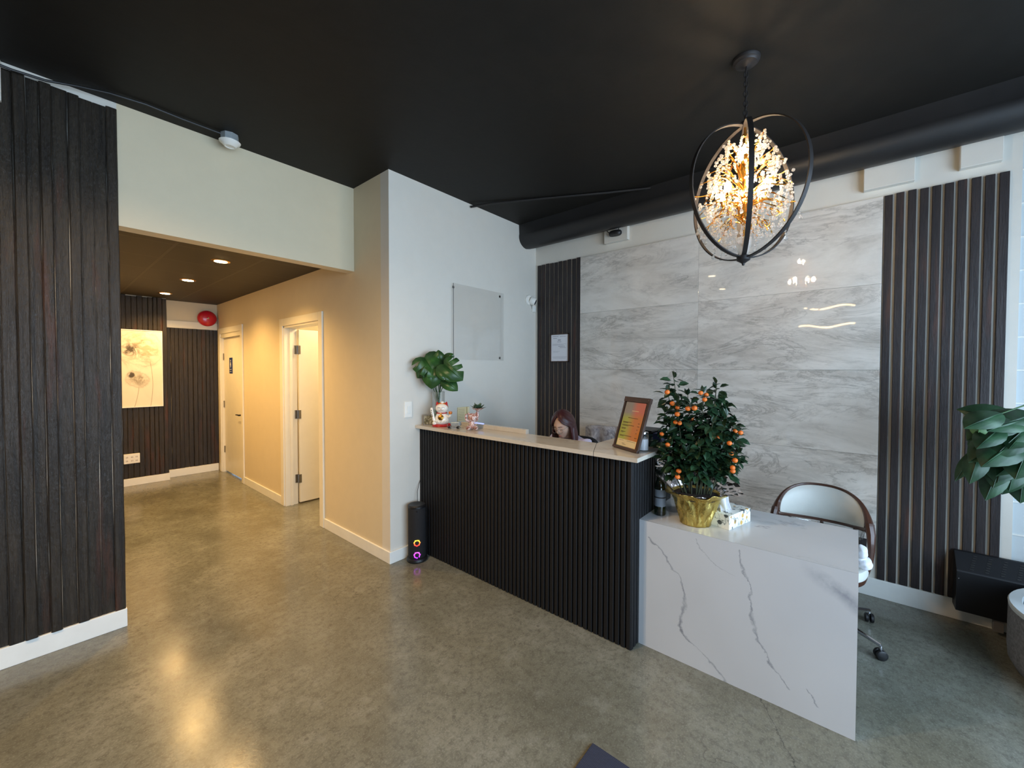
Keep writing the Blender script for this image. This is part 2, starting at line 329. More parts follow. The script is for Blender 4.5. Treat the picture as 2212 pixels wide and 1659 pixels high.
def m_tissuebox():
    t = NT('floral_carton'); v = t.co(); vo = t.n('ShaderNodeTexVoronoi'); t.L(v, vo.inputs['Vector']); vo.inputs['Scale'].default_value = 26
    k = t.ramp(vo.outputs['Color'], [(.49, 0.), (.5, 1.)]); f = t.ramp(vo.outputs['Distance'], [(.30, 1.), (.36, 0.)])
    c = t.mix(f, rgb(238, 236, 226), t.mix(k, rgb(214, 168, 84), rgb(66, 70, 72)))
    wv = t.ridge(v, 15, .03, 2, .5); c = t.mix(t.math('MULTIPLY', wv, .8), c, rgb(90, 94, 90)); t.set(col=c, rough=.6); return t.m
M['carton'] = m_tissuebox()
def m_cover():
    t = NT('grey_marbled_cover'); n = t.noise(t.co(), 7, 6, .6, 2); t.set(col=t.ramp(n, [(.35, rgb(120, 114, 116)), (.65, rgb(196, 192, 194))]), rough=.25, coat=.6); t.bump(n, .5, .02); return t.m
M['cover'] = m_cover()
M['bottlegreen'] = pane('green_bottle_glass', .08, (.22, .34, .2, 1), .05)
M['label'] = plain('grey_label', (120, 130, 140), .6, var=.1)
M['block'] = plain('painted_block', (196, 204, 206), .5, var=.02)
M['photo'] = None
t_ = NT('small_photo_print'); n_ = t_.noise(t_.co(), 30, 5, .6, 1); t_.set(col=t_.ramp(n_, [(.3, rgb(52, 48, 34)), (.5, rgb(128, 120, 92)), (.7, rgb(206, 200, 178))]), rough=.2, coat=.6); M['photo'] = t_.m
M['heater'] = plain('black_enamel', (24, 26, 30), .45, metal=.2, var=.1)
M['teal'] = plain('teal_print', (60, 92, 96), .4, var=.5)
def led_ring(name, stops):
    t = NT(name); tc = t.n('ShaderNodeTexCoord'); sp = t.n('ShaderNodeSeparateXYZ'); t.L(tc.outputs['Object'], sp.inputs[0])
    t.set(col=(0, 0, 0, 1), estr=3.2); r = t.ramp(t.math('ADD', t.math('MULTIPLY', sp.outputs['Z'], 22), .5), stops); t.L(r, t.b.inputs['Emission Color']); return t.m
M['ledwarm'] = led_ring('ring_light_warm', [(.0, (1, .02, .03, 1)), (.45, (1, .14, .03, 1)), (1., (.9, .7, .04, 1))])
M['ledpurple'] = led_ring('ring_light_purple', [(.0, (.35, .02, .9, 1)), (1., (.8, .08, .8, 1))])

# ------------------------------------------------------------------ mesh helpers
class MB:
    def __init__(s): s.bm = bmesh.new()
    def box(s, lo, hi, bev=0.0, rot=None, piv=None):
        lo = Vector(lo); hi = Vector(hi); c = (lo+hi)/2; d = hi-lo
        r = bmesh.ops.create_cube(s.bm, size=1); vs = r['verts']
        bmesh.ops.scale(s.bm, vec=d, verts=vs)
        if bev:
            es = list({e for v in vs for e in v.link_edges}); rb = bmesh.ops.bevel(s.bm, geom=es, offset=bev, segments=2, affect='EDGES', profile=.5)
            vs = list({v for f in rb['faces'] for v in f.verts} | {v for v in vs if v.is_valid})
        bmesh.ops.translate(s.bm, vec=c, verts=vs)
        if rot: bmesh.ops.rotate(s.bm, cent=piv or c, matrix=rot, verts=vs)
        return s
    def tube(s, pts, rad, seg=8, closed=False, cap=True, flat=None):
        pts = [Vector(p) for p in pts]; n = len(pts); rings = []; up = None
        for i, p in enumerate(pts):
            a = pts[(i-1) % n] if (closed or i) else pts[0]; b = pts[(i+1) % n] if (closed or i < n-1) else pts[-1]
            t = (b-a).normalized() if (b-a).length > 1e-9 else Vector((0, 0, 1))
            if up is None: up = t.orthogonal().normalized() if flat is None else Vector(flat[0])
            if flat is None: up = (up - t*up.dot(t)).normalized()
            else: up = (Vector(flat[0]) - t*Vector(flat[0]).dot(t)).normalized()
            sd = t.cross(up); r = rad[i] if isinstance(rad, (list, tuple)) else rad
            if flat is None: ring = [s.bm.verts.new(p + up*math.cos(2*PI*k/seg)*r + sd*math.sin(2*PI*k/seg)*r) for k in range(seg)]
            else:
                w_, h_ = flat[1]/2, flat[2]/2
                ring = [s.bm.verts.new(p + up*a_*w_ + sd*b_*h_) for a_, b_ in ((1, 1), (-1, 1), (-1, -1), (1, -1))]
            rings.append(ring)
        m = len(rings[0])
        for i in range(n if closed else n-1):
            A, B = rings[i], rings[(i+1) % n]
            for k in range(m): s.bm.faces.new((A[k], A[(k+1) % m], B[(k+1) % m], B[k]))
        if cap and not closed:
            s.bm.faces.new(rings[0]); s.bm.faces.new(list(reversed(rings[-1])))
        return s
    def lathe(s, prof, c=(0, 0, 0), seg=24, mat=None, wob=None):
        rings = []
        for (r, z) in prof:
            ring = []
            for k in range(seg):
                a = 2*PI*k/seg; rr = max(r, 1e-5)*(wob(a, z) if wob else 1)
                v = Vector((rr*math.cos(a), rr*math.sin(a), z))
                if mat: v = mat @ v
                ring.append(s.bm.verts.new(v + Vector(c)))
            rings.append(ring)
        for A, B in zip(rings, rings[1:]):
            for k in range(seg): s.bm.faces.new((A[k], A[(k+1) % seg], B[(k+1) % seg], B[k]))
        if prof[0][0] > 1e-4: s.bm.faces.new(list(reversed(rings[0])))
        if prof[-1][0] > 1e-4: s.bm.faces.new(rings[-1])
        return s
    def ball(s, c, r, sub=2, sc=(1, 1, 1), rot=None):
        q = bmesh.ops.create_icosphere(s.bm, subdivisions=sub, radius=1)['verts']
        bmesh.ops.scale(s.bm, vec=Vector(sc)*r, verts=q)
        if rot: bmesh.ops.rotate(s.bm, cent=(0, 0, 0), matrix=rot, verts=q)
        bmesh.ops.translate(s.bm, vec=Vector(c), verts=q); return s
    def grid(s, fn, nu, nv, closed_u=False):
        vs = [[s.bm.verts.new(fn(i/(nu if closed_u else nu-1), j/(nv-1))) for j in range(nv)] for i in range(nu)]
        for i in range(nu if closed_u else nu-1):
            for j in range(nv-1):
                s.bm.faces.new((vs[i][j], vs[(i+1) % nu][j], vs[(i+1) % nu][j+1], vs[i][j+1]))
        return s
    def poly(s, pts):
        s.bm.faces.new([s.bm.verts.new(Vector(p)) for p in pts]); return s
    def xf(s, m): s.bm.transform(m); return s
    def build(s, name, mat, parent=None, world=True, smooth=False, solid=0, sub=0, angle=35, bevel=0, origin=None):
        """world=True: the vertices are in scene coordinates"""
        bmesh.ops.recalc_face_normals(s.bm, faces=s.bm.faces)
        if smooth:
            for f in s.bm.faces: f.smooth = True
        off = None
        if parent is not None and world: s.bm.transform(wm(parent).inverted())
        elif parent is None:
            if origin is None:
                xs = [v.co for v in s.bm.verts]
                off = Vector(((min(v.x for v in xs)+max(v.x for v in xs))/2, (min(v.y for v in xs)+max(v.y for v in xs))/2, min(v.z for v in xs)))
            else: off = Vector(origin)
            s.bm.transform(Matrix.Translation(-off))
        if parent is not None and origin is not None:
            off = wm(parent).inverted() @ Vector(origin) if world else Vector(origin); s.bm.transform(Matrix.Translation(-off))
        me = bpy.data.meshes.new(name); s.bm.to_mesh(me); s.bm.free()
        if smooth and angle < 180:
            try: me.set_sharp_from_angle(angle=R(angle))
            except Exception: pass
        me.materials.append(mat); o = bpy.data.objects.new(name, me); COL.objects.link(o)
        if parent is not None: o.parent = parent
        if off is not None: o.location = off
        if solid: md = o.modifiers.new('solid', 'SOLIDIFY'); md.thickness = solid; md.offset = 0
        if bevel: md = o.modifiers.new('bevel', 'BEVEL'); md.width = bevel; md.segments = 2
        if sub: md = o.modifiers.new('sub', 'SUBSURF'); md.levels = sub; md.render_levels = sub
        return o
def wm(o):
    m = Matrix.Translation(o.location) @ o.rotation_euler.to_matrix().to_4x4()
    return wm(o.parent) @ m if o.parent else m
def tag(o, label=None, cat=None, group=None, kind=None):
    if label: o['label'] = label
    if cat: o['category'] = cat
    if group: o['group'] = group
    if kind: o['kind'] = kind
    return o
def thing(name, label, cat, loc=(0, 0, 0), rz=0, group=None):
    o = bpy.data.objects.new(name, None); COL.objects.link(o); o.empty_display_size = .05
    o.location = loc; o.rotation_euler = (0, 0, rz); return tag(o, label, cat, group)
def struct(o): o['kind'] = 'structure'; return o
def bx(name, lo, hi, mat, parent=None, bev=0, **k): return MB().box(lo, hi, bev).build(name, mat, parent, **k)
def sbox(name, lo, hi, mat, bev=0, **k): return struct(bx(name, lo, hi, mat, None, bev, **k))

# ------------------------------------------------------------------ the setting
XH, YS, YH, XB, ZC = 1.822, 2.944, 3.505, 3.74, 3.2035
sbox('floor', (-3.7, -2.3, -.1), (6.2, 9.2, 0), M['floor'], origin=(0, 0, 0))
sbox('ceiling', (-3.7, -2.3, ZC), (XB+.2, YH+.12, ZC+.1), M['blackceil'])
sbox('ceiling', (-.3, YH+.12, 2.593), (XH+.02, 8.0, 2.68), M['hallceil'], origin=(.12, 0, 2.593))
sbox('wall_back', (XB, -.745, 0), (XB+.14, YS+.12, ZC), M['wall'])
struct(MB().box((XB+.02, -2.3, 0), (XB+.14, -.745, ZC)).build('wall_back', M['block']))
sbox('wall_middle', (XH, YS, 0), (XB, YS+.12, ZC), M['wall'])
# hall right wall with two door openings
D1, D2, DH = (4.205, 5.13), (6.64, 7.60), 2.085
mb = MB()
for y0, y1 in ((YS+.12, D1[0]), (D1[1], D2[0]), (D2[1], 8.0)): mb.box((XH, y0, 0), (XH+.12, y1, ZC))
for y0, y1 in (D1, D2): mb.box((XH, y0, DH), (XH+.12, y1, ZC))
struct(mb.build('wall_hall_right', M['warmlitwall']))
sbox('wall_header', (.337, YH, 2.468), (XH, YH+.12, ZC), M['warmlitwall'])
sbox('wall_left', (-3.7, YH, 0), (.337, YH+.12, ZC), M['wall'])
sbox('wall_hall_left', (.16, YH+.12, 0), (.30, 8.0, 2.593), M['warmlitwall'])
sbox('wall_hall_end', (.16, 7.80, 0), (XH, 7.92, 2.60), M['warmlitwall'])
sbox('wall_hall_end', (.30, 7.65, 0), (1.199, 7.80, 2.593), M['warmlitwall'])
# side room behind the open door
sbox('wall_side_room', (XB-.3, YS+.12, 0), (XB-.2, 6.1, 2.7), M['warmlitwall'])
sbox('wall_side_room', (XH+.12, 6.0, 0), (XB-.3, 6.1, 2.7), M['warmlitwall'])
sbox('ceiling', (XH+.12, YS+.12, 2.7), (XB-.2, 6.1, 2.75), M['wall'])
# walls out of frame: window side and street side
mb = MB(); W1 = (-1.5, 3.1, .35, 2.75)
mb.box((-3.7, -2.12, 0), (W1[0], -2.0, ZC)).box((W1[1], -2.12, 0), (XB+.14, -2.0, ZC)).box((W1[0], -2.12, 0), (W1[1], -2.0, W1[2])).box((W1[0], -2.12, W1[3]), (W1[1], -2.0, ZC))
struct(mb.build('wall_right', M['wall']))
sbox('wall_front', (-3.62, -2.12, 0), (-3.5, YH+.12, ZC), M['charcoal'])
def window(name, lo, hi, axis, nm):
    t = struct(thing(name, None, None, ((lo[0]+hi[0])/2, (lo[1]+hi[1])/2, lo[2])))
    f = MB(); b = .05
    f.box(lo, (hi[0], hi[1], lo[2]+b)).box((lo[0], lo[1], hi[2]-b), hi)
    k = 0 if axis == 0 else 1
    for i in range(nm+1):
        p = lo[k] + (hi[k]-lo[k]-b)*i/nm
        if k == 0: f.box((p, lo[1], lo[2]), (p+b, hi[1], hi[2]))
        else: f.box((lo[0], p, lo[2]), (hi[0], p+b, hi[2]))
    f.build('window_frame', M['blk'], t)
    m = (lo[1-k]+hi[1-k])/2
    a = list(lo); c = list(hi); a[1-k] = m-.003; c[1-k] = m+.003
    MB().box(a, c).build('window_pane', M['window'], t)
window('window_1', (W1[0], -2.09, W1[2]), (W1[1], -2.03, W1[3]), 0, 3)
# baseboards
BH = .098
def base(side, lo, hi): return sbox('baseboard_'+side, lo, hi, M['trim'], .003)
base('middle', (XH-.014, YS-.014, 0), (2.12, YS, BH))
base('middle', (3.0, YS-.014, 0), (XB, YS, BH))
base('hall_right', (XH-.014, YS, 0), (XH, D1[0]-.09, BH)); base('hall_right', (XH-.014, D1[1]+.09, 0), (XH, D2[0]-.09, BH))
base('left', (-3.5, YH-.026, 0), (.340, YH, .112)); base('hall_end', (.30, 7.61, 0), (1.205, 7.65, .10)); base('hall_end', (1.205, 7.76, 0), (XH-.014, 7.80, .11))
base('back', (XB-.026, -.745, 0), (XB, YS, .128))
# block pockets under the duct
for y0, y1, z0, n in ((1.765, 2.02, 2.878, 1), (-.276, -.014, 2.853, 2), (-.66, -.48, 2.862, 3), (.50, .80, 2.87, 4)):
    if n == 4: continue
    sbox('trim_%d' % n, (XB-.05, y0, z0), (XB, y1, 3.10), M['wall'], .004)
sbox('trim_4', (1.205, 7.775, 2.195), (XH-.002, 7.80, 2.30), M['casing'], .004)
sbox('trim_5', (-.095-.5, YH-.05, 2.98), (-.088, YH, 3.19), M['wall'], .003)
# painted block joints on the right end of the back wall
mb = MB()
for k in range(16): mb.box((XB+.014, -2.0, .2*k+.195), (XB+.021, -.747, .2*k+.203))
struct(mb.build('trim_6', M['trim']))

# doors
def casing(y0, y1, z, t, wd=.085):
    m = MB(); a = XH-.018
    m.box((a, y0-wd, 0), (XH, y0, z+wd), .004).box((a, y1, 0), (XH, y1+wd, z+wd), .004).box((a, y0, z), (XH, y1, z+wd), .004)
    return m.build('casing', M['casing'], t)
t = struct(thing('door_1', 'cream hallway door standing open into the side room', None, (XH, D1[1], 0)))
casing(D1[0], D1[1], DH, t)
m = MB(); m.box((XH-.004, D1[1]-.02, 0), (XH+.13, D1[1]+.0, DH)).box((XH-.004, D1[0], 0), (XH+.13, D1[0]+.02, DH)).box((XH-.004, D1[0], DH-.02), (XH+.13, D1[1], DH))
m.box((XH+.05, D1[1]-.034, 0), (XH+.075, D1[1]-.02, DH-.02)).box((XH+.05, D1[0]+.02, 0), (XH+.075, D1[0]+.034, DH-.02))
m.build('jamb', M['casing'], t)
MB().box((XH+.14, D1[1]-.052, .018), (XH+.14+.86, D1[1]-.012, DH-.03), .003).build('door_leaf', M['casing'], t)
for z in (.30, 1.06, 1.82):
    m = MB().tube([(XH+.128, D1[1]-.04, z-.05), (XH+.128, D1[1]-.04, z+.05)], .009, 10)
    m.box((XH+.100, D1[1]-.024, z-.05), (XH+.126, D1[1]-.0205, z+.05), .001).box((XH+.13, D1[1]-.056, z-.05), (XH+.158, D1[1]-.052, z+.05), .001)
    m.build('hinge', M['steel'], t)
t = struct(thing('door_2', 'cream restroom door at the far end of the hallway, closed', None, (XH, D2[0], 0)))
casing(D2[0], D2[1], DH+.04, t)
m = MB().box((XH-.004, D2[0], 0), (XH+.1, D2[0]+.02, DH)).box((XH-.004, D2[1]-.02, 0), (XH+.1, D2[1], DH)).box((XH-.004, D2[0], DH-.02), (XH+.1, D2[1], DH+.04)); m.build('jamb', M['casing'], t)
MB().box((XH+.03, D2[0]+.023, .02), (XH+.07, D2[1]-.023, DH-.023), .003).build('door_leaf', M['casing'], t)
for z in (.35, 1.05, 1.78): MB().tube([(XH+.024, D2[1]-.022, z-.05), (XH+.024, D2[1]-.022, z+.05)], .009, 10).build('hinge', M['steel'], t)
m = MB().lathe([(.028, 0), (.028, .008), (.012, .012), (.011, .05)], (XH+.03, 6.72, .94), 16, Matrix.Rotation(R(-90), 3, 'Y'))
m.tube([(XH-.02, 6.72, .94), (XH-.024, 6.78, .942), (XH-.020, 6.85, .938)], [.011, .009, .008], 8); m.build('door_handle', M['blk'], t)
m = MB().box((XH+.022, 6.70, .78), (XH+.03, 6.745, .83), .002); m.build('lock_plate', M['cream'], t)
sg = MB().box((XH+.024, 7.16, 1.525), (XH+.03, 7.30, 1.76), .002).build('restroom_sign', M['blue'], t)
m = MB()   # standing figure and a line of dots
x = XH+.0225; yc = 7.23
m.ball((x, yc, 1.715), .012, 2, (.15, 1, 1)); m.poly([(x, yc-.008, 1.70), (x, yc+.008, 1.70), (x, yc+.022, 1.645), (x, yc-.022, 1.645)])
m.box((x-.001, yc-.010, 1.615), (x+.001, yc-.003, 1.646)).box((x-.001, yc+.003, 1.615), (x+.001, yc+.010, 1.646))
for k in range(8): m.box((x-.001, yc-.045+k*.011, 1.583), (x+.001, yc-.039+k*.011, 1.591))
m.box((x-.001, yc-.035, 1.552), (x+.001, yc+.035, 1.558)); m.build('sign_figure', M['white'], sg)

# ------------------------------------------------------------------ wood panels and wall cladding
def planks(name, x0, x1, y, z0, z1, label, mat=M['plank'], seed=1, w=.051, ragged=.012, group=None):
    rnd = random.Random(seed); m = MB(); x = x1
    while x > x0+.002:
        ww = w*rnd.uniform(.85, 1.15); d = rnd.choice((.012, .024, .024, .034))*rnd.uniform(.9, 1.1); a = max(x0, x-ww)
        zt = z1-rnd.uniform(0, ragged); zb = z0-rnd.uniform(-.004, .006)
        n = 14; col = []
        for i in range(n+1):    # slightly wandering edges
            z = zb+(zt-zb)*i/n; j = rnd.uniform(-.0014, .0014); k = rnd.uniform(-.0014, .0014); e = rnd.uniform(-.0012, .0012)
            col.append([m.bm.verts.new(v) for v in ((a+j, y, z), (a+j, y-d*.82+e, z), (a+.006+j, y-d+e, z), (x-.006+k, y-d+e, z), (x-.001+k, y-d*.82+e, z), (x-.001+k, y, z))])
        for A, B in zip(col, col[1:]):
            for i in range(6): m.bm.faces.new((A[i], A[(i+1) % 6], B[(i+1) % 6], B[i]))
        m.bm.faces.new(col[0]); m.bm.faces.new(col[-1]); x = a
    o = m.build(name, mat, smooth=True, angle=20); return tag(o, label, 'wall panel', group)
planks('wood_wall_panel', -2.2, .337, YH, .112, 3.165, 'tall dark rough-sawn vertical plank panel filling the left of the photo', seed=3)
planks('wood_wall_panel', .302, 1.197, 7.65, .10, 2.59, 'dark rough plank panel behind the flower canvas at the hallway end', seed=8)
planks('wood_wall_panel', 1.212, XH-.004, 7.80, .11, 2.19, 'shorter dark plank panel under the red fire bell at the hallway end', seed=5, ragged=.0)
def slats(name, y0, y1, z0, z1, n, w, d, label, seed, joist=None):
    rnd = random.Random(seed); m = MB(); p = (y1-y0-w)/(n-1)
    for i in range(n):
        a = y0+i*p+rnd.uniform(-.001, .001)
        zz = z1+rnd.uniform(-.003, .003)+(-.012 if (joist and i < 99) else 0)
        m.box((XB-d, a, z0), (XB-.0005, a+w, zz), .0025)
    return tag(m.build(name, M['slat'], origin=(XB, y0, z0)), label, 'slat panel')
slats('slat_panel', 2.328, 2.906, .128, 2.803, 10, .043, .015, 'narrow dark wooden slat panel in the corner, left of the marble tiles', 2)
slats('slat_panel', -.693, -.13, .128, 2.80, 10, .041, .018, 'wide-gapped dark wooden slat panel at the right end of the marble tiles', 4)
m = MB()
for k in range(9): m.box((XB-.012, -.072+k*.058, .128), (XB, -.072+k*.058+.041, .396), .002)
tag(m.build('slat_panel', M['slat']), 'low dark slats under the marble tiles, seen beside the desk end', 'slat panel')
m = MB()
for i in range(2):
    for j in range(4):
        g = .0006; y0 = -.1216+i*1.222; z0 = .3975+j*.6
        m.box((XB-.017, y0+g, z0+g), (XB, y0+1.222-g, z0+.6-g), .0008)
tag(m.build('marble_cladding', M['marble'], origin=(XB-.017, -.1216, .3975)), 'large glossy grey-veined marble tiles covering the back wall', 'wall tiles')

# ------------------------------------------------------------------ ceiling things
def duct():
    m = MB(); yc0, r = YS, .112; cx = 3.562; cz = 3.076
    # rounded soffit: round pipe tucked in the corner against the ceiling
    prof = [(3.433, ZC)]
    for k in range(17):
        a = R(165+ k*105/16); prof.append((cx+.128*math.cos(a), cz+.128*math.sin(a)*.86))
    prof += [(3.62, 2.978), (XB-.002, 3.018), (XB-.002, ZC)]
    A = [m.bm.verts.new((x, YS-.001, z)) for x, z in prof]; B = [m.bm.verts.new((x, -2.0, z)) for x, z in prof]
    for i in range(len(prof)): m.bm.faces.new((A[i], A[(i+1) % len(prof)], B[(i+1) % len(prof)], B[i]))
    m.bm.faces.new(A); m.bm.faces.new(B)
    return tag(m.build('ceiling_duct', M['duct'], smooth=True, angle=30), 'long black rounded duct running along the back wall under the ceiling', 'duct')
duct()
tag(MB().tube([(2.70, YS-.012, 3.172), (2.80, 2.75, 3.190), (3.05, 2.25, 3.192), (3.30, 1.75, 3.192), (3.50, 1.30, 3.190), (3.55, 1.0, 3.17)], .0105, 8).build('ceiling_conduit', M['duct'], smooth=True),
    'thin black conduit crossing the ceiling towards the sign wall', 'conduit')
t = thing('lamp_holder', 'bare white porcelain lamp holder on a steel box at the ceiling edge', 'lamp holder', (.872, 3.365, ZC))
MB().lathe([(.05, -.045), (.052, -.040), (.052, 0)], (.872, 3.365, ZC-.001), 8).build('junction_box', M['galv'], t)
MB().lathe([(.024, -.078), (.030, -.083), (.036, -.080), (.044, -.070), (.060, -.056), (.062, -.050), (.056, -.045), (.0, -.045)], (.872, 3.365, ZC), 32).build('socket', M['white'], t, smooth=True)
tag(MB().tube([(.825, 3.37, ZC-.012), (.62, 3.37, ZC-.012), (.45, 3.36, ZC-.010), (.30, 3.38, ZC-.014), (.18, 3.42, ZC-.022), (.06, 3.44, ZC-.045), (-.05, 3.44, ZC-.052), (-.4, 3.44, ZC-.03)], .007, 8).build('power_cable', M['duct'], smooth=True),
    'thick black cable running from the lamp holder to the left', 'cable')
for i, (y, lab) in enumerate(((4.592, 'round recessed downlight in the hallway ceiling, nearest the opening'), (5.858, 'round recessed downlight in the hallway ceiling, middle of the three'), (7.118, 'round recessed downlight in the hallway ceiling, nearest the end wall'))):
    t = thing('recessed_downlight', lab, 'downlight', (1.107, y, 2.593), 0, 'recessed hallway downlights')
    MB().lathe([(.050, -.001), (.052, -.005), (.072, -.004), (.074, 0)], (1.107, y, 2.593), 32).build('trim_ring', M['blk'] if i < 0 else M['brass'], t, smooth=True)
    MB().lathe([(.0, -.006), (.049, -.0065), (.049, -.001)], (1.107, y, 2.593), 32).build('diffuser', M['pot'], t)
    l = bpy.data.lights.new('downlight_lamp', 'SPOT'); l.energy = 110; l.color = (1, .61, .22); l.spot_size = R(140); l.spot_blend = .8; l.shadow_soft_size = .05
    o = bpy.data.objects.new('downlight_lamp', l); COL.objects.link(o); o.location = (0, 0, -.03); o.parent = t
t = thing('added_side_room_lamp', 'unseen round ceiling lamp added in the side room to brighten the open door', 'lamp', (2.6, 4.6, 2.70))  # unseen lamp, added to brighten the open door leaf
MB().lathe([(.0, -.05), (.12, -.045), (.15, -.01), (.15, 0)], (2.6, 4.6, 2.70), 28).build('lamp_cover', M['lampdisc'], t, smooth=True)
l = bpy.data.lights.new('added_door_light', 'POINT'); l.energy = 45; l.color = (1, .74, .42); l.shadow_soft_size = .12
o = bpy.data.objects.new('added_door_light', l); COL.objects.link(o); o.location = (0, 0, -.2); o.parent = t
# lamps out of frame behind the camera
for x, y in ((-1.2, 2.1), (.1, 1.95)):
    t = thing('recessed_downlight', 'warm ceiling downlight behind the viewpoint', 'downlight', (x, y, ZC), 0, 'lobby downlights behind the camera')
    MB().lathe([(.055, -.001), (.057, -.006), (.078, -.004), (.08, 0)], (x, y, ZC), 24).build('trim_ring', M['white'], t, smooth=True)
    MB().lathe([(.0, -.007), (.054, -.007), (.054, -.001)], (x, y, ZC), 24).build('diffuser', M['lampdisc'], t)
    l = bpy.data.lights.new('downlight_lamp', 'SPOT'); l.energy = 175; l.color = (1, .70, .40); l.spot_size = R(150); l.spot_blend = .7; l.shadow_soft_size = .06
    o = bpy.data.objects.new('downlight_lamp', l); COL.objects.link(o); o.location = (0, 0, -.03); o.parent = t
for k, z in enumerate((2.85, 2.48)):
    t = thing('linear_lamp', 'thin glowing linear lamp behind the viewpoint', 'lamp', (-2.6, .50, z), 0, 'linear lamps behind the camera')
    pts = [(-2.6, .50-.45+.9*i/14, z+.03*math.sin(i*.55+k)) for i in range(15)]
    MB().tube(pts, .014, 8).build('light_tube', M['led'], t, smooth=True)
    for y in (.30, .68): MB().box((-2.64, y, z+.03), (-2.62, y+.02, ZC-.001)).build('hanger', M['blk'], t)

# ------------------------------------------------------------------ chandelier
def chandelier():
    cx, cy, cz, RR = 2.354, .471, 2.525, .345
    t = thing('chandelier', 'orb chandelier of three dark metal rings around gold branches and clear crystals', 'chandelier', (cx, cy, ZC))
    MB().lathe([(.004, -.040), (.012, -.038), (.020, -.030), (.050, -.024), (.054, -.018), (.062, -.014), (.066, -.004), (.066, 0)], (cx, cy, ZC-.001), 32).build('canopy', M['ringm'], t, smooth=True)
    # chain
    m = MB(); z = ZC-.04; k = 0
    while z > cz+RR+.032:
        a = k % 2; pts = []
        for i in range(12):
            u = 2*PI*i/12; p = Vector((.009*math.cos(u), 0, .017*math.sin(u))); p = Matrix.Rotation(R(90*a+20), 3, 'Z') @ p; pts.append(p+Vector((cx, cy, z-.014)))
        m.tube(pts, .0028, 5, closed=True); z -= .0245; k += 1
    m.build('chain', M['ringm'], t, smooth=True)
    MB().lathe([(.004, .0), (.02, .004), (.026, .012), (.026, .022), (.016, .03), (.006, .034), (.006, .052), (.0, .053)], (cx, cy, cz+RR-.012), 20).build('top_hub', M['ringm'], t, smooth=True)
    MB().lathe([(.0, -.052), (.006, -.05), (.008, -.04), (.022, -.03), (.032, -.024), (.032, -.002), (.0, 0)], (cx, cy, cz-RR+.014), 20).build('bottom_hub', M['ringm'], t, smooth=True)
    for ad, rr in ((60, RR), (148, RR-.006), (16, RR-.012)):
        A = R(ad); nrm = (-math.sin(A), math.cos(A), 0)
        pts = [(cx+rr*math.cos(2*PI*i/72)*math.cos(A), cy+rr*math.cos(2*PI*i/72)*math.sin(A), cz+rr*math.sin(2*PI*i/72)) for i in range(72)]
        MB().tube(pts, .01, 4, closed=True, flat=(nrm, .022, .006)).build('ring', M['ringm'], t, smooth=True, angle=40)
    m = MB().lathe([(.006, .0), (.006, .06), (.011, .065), (.011, .075), (.006, .08), (.006, .20), (.026, .21), (.030, .25), (.030, .27), (.010, .28), (.010, .40), (.024, .41), (.034, .45), (.034, .48), (.012, .49), (.009, .52), (.009, .62), (.013, .625), (.013, .64), (.006, .645), (.006, .69)], (cx, cy, cz-RR), 18)
    m.build('stem', M['brass'], t, smooth=True)
    rnd = random.Random(11)
    def rprof(z):   # outline radius of the crystal cluster
        P = [(2.24, .07), (2.30, .12), (2.38, .20), (2.46, .245), (2.54, .255), (2.60, .225), (2.66, .185), (2.74, .125), (2.80, .085), (2.84, .05)]
        for (a, b), (c, d) in zip(P, P[1:]):
            if a <= z <= c: return b+(d-b)*(z-a)/(c-a)
        return .05
    # curled branches
    tips = []
    tiers = ((2.80, 8, .10), (2.72, 10, .075), (2.64, 12, .06), (2.55, 13, .04), (2.46, 13, .02), (2.38, 12, .0), (2.32, 9, -.01))
    for z0, n, up in tiers:
        for k in range(n):
            a = 2*PI*(k+rnd.uniform(-.22, .22))/n + z0*7; rr = rprof(z0)*rnd.uniform(.72, .95); zt = z0+rnd.uniform(-.015, .03)
            pts = []
            zb = 2.42 + (z0-2.42)*.55
            for i in range(9):
                u = i/8; r_ = .012+rr*u**.9; z_ = zb+(zt-zb)*u + .035*math.sin(PI*u*1.2)
                aa = a+.35*math.sin(PI*u)*(1 if k % 2 else -1); pts.append((cx+r_*math.cos(aa), cy+r_*math.sin(aa), z_))
            m = MB().tube(pts, [.0034, .0034, .0033, .0032, .0030, .0028, .0026, .0025, .0036], 5)
            # side curl
            e = Vector(pts[5]); curl = []
            for i in range(9):
                u = i/8*1.5*PI; q = .034*(1-i/12); curl.append(e+Vector((math.cos(a)*q*math.sin(u), math.sin(a)*q*math.sin(u), -q*(1-math.cos(u))*.9)))
            m.tube(curl, .0021, 4); m.build('branch', M['brass'], t, smooth=True)
            tips.append((Vector(pts[-1]), a)); tips.append((Vector(pts[6]), a))
    # crystal strands: a few kinds share their meshes
    protos = []
    for kind in range(5):
        m = MB(); z = 0; n = (4, 5, 6, 7, 5)[kind]
        for i in range(n):
            r_ = rnd.uniform(.0062, .0088); m.ball((rnd.uniform(-.0035, .0035), rnd.uniform(-.0035, .0035), z-r_), r_, 1, (1, 1, .95)); z -= r_*1.85
        m.lathe([(.0, 0), (.003, -.004), (.0095, -.018), (.007, -.025), (.0, -.028)], (0, 0, z), 7)
        o = m.build('crystal_strand', M['crystal'], t, world=False); protos.append(o)
    used = set(); rnd.shuffle(tips); cnt = 0; extra = []
    for i, (p, a) in enumerate(tips):
        if cnt < 98:
            k = i % 5
            if k in used: o = protos[k].copy(); COL.objects.link(o); o.parent = t
            else: o = protos[k]; used.add(k)
            o.location = p - Vector((cx, cy, ZC)) ; o.rotation_euler = (rnd.uniform(-.25, .25), rnd.uniform(-.25, .25), rnd.uniform(0, 6)); cnt += 1
        else: extra.append(p)
    m = MB()
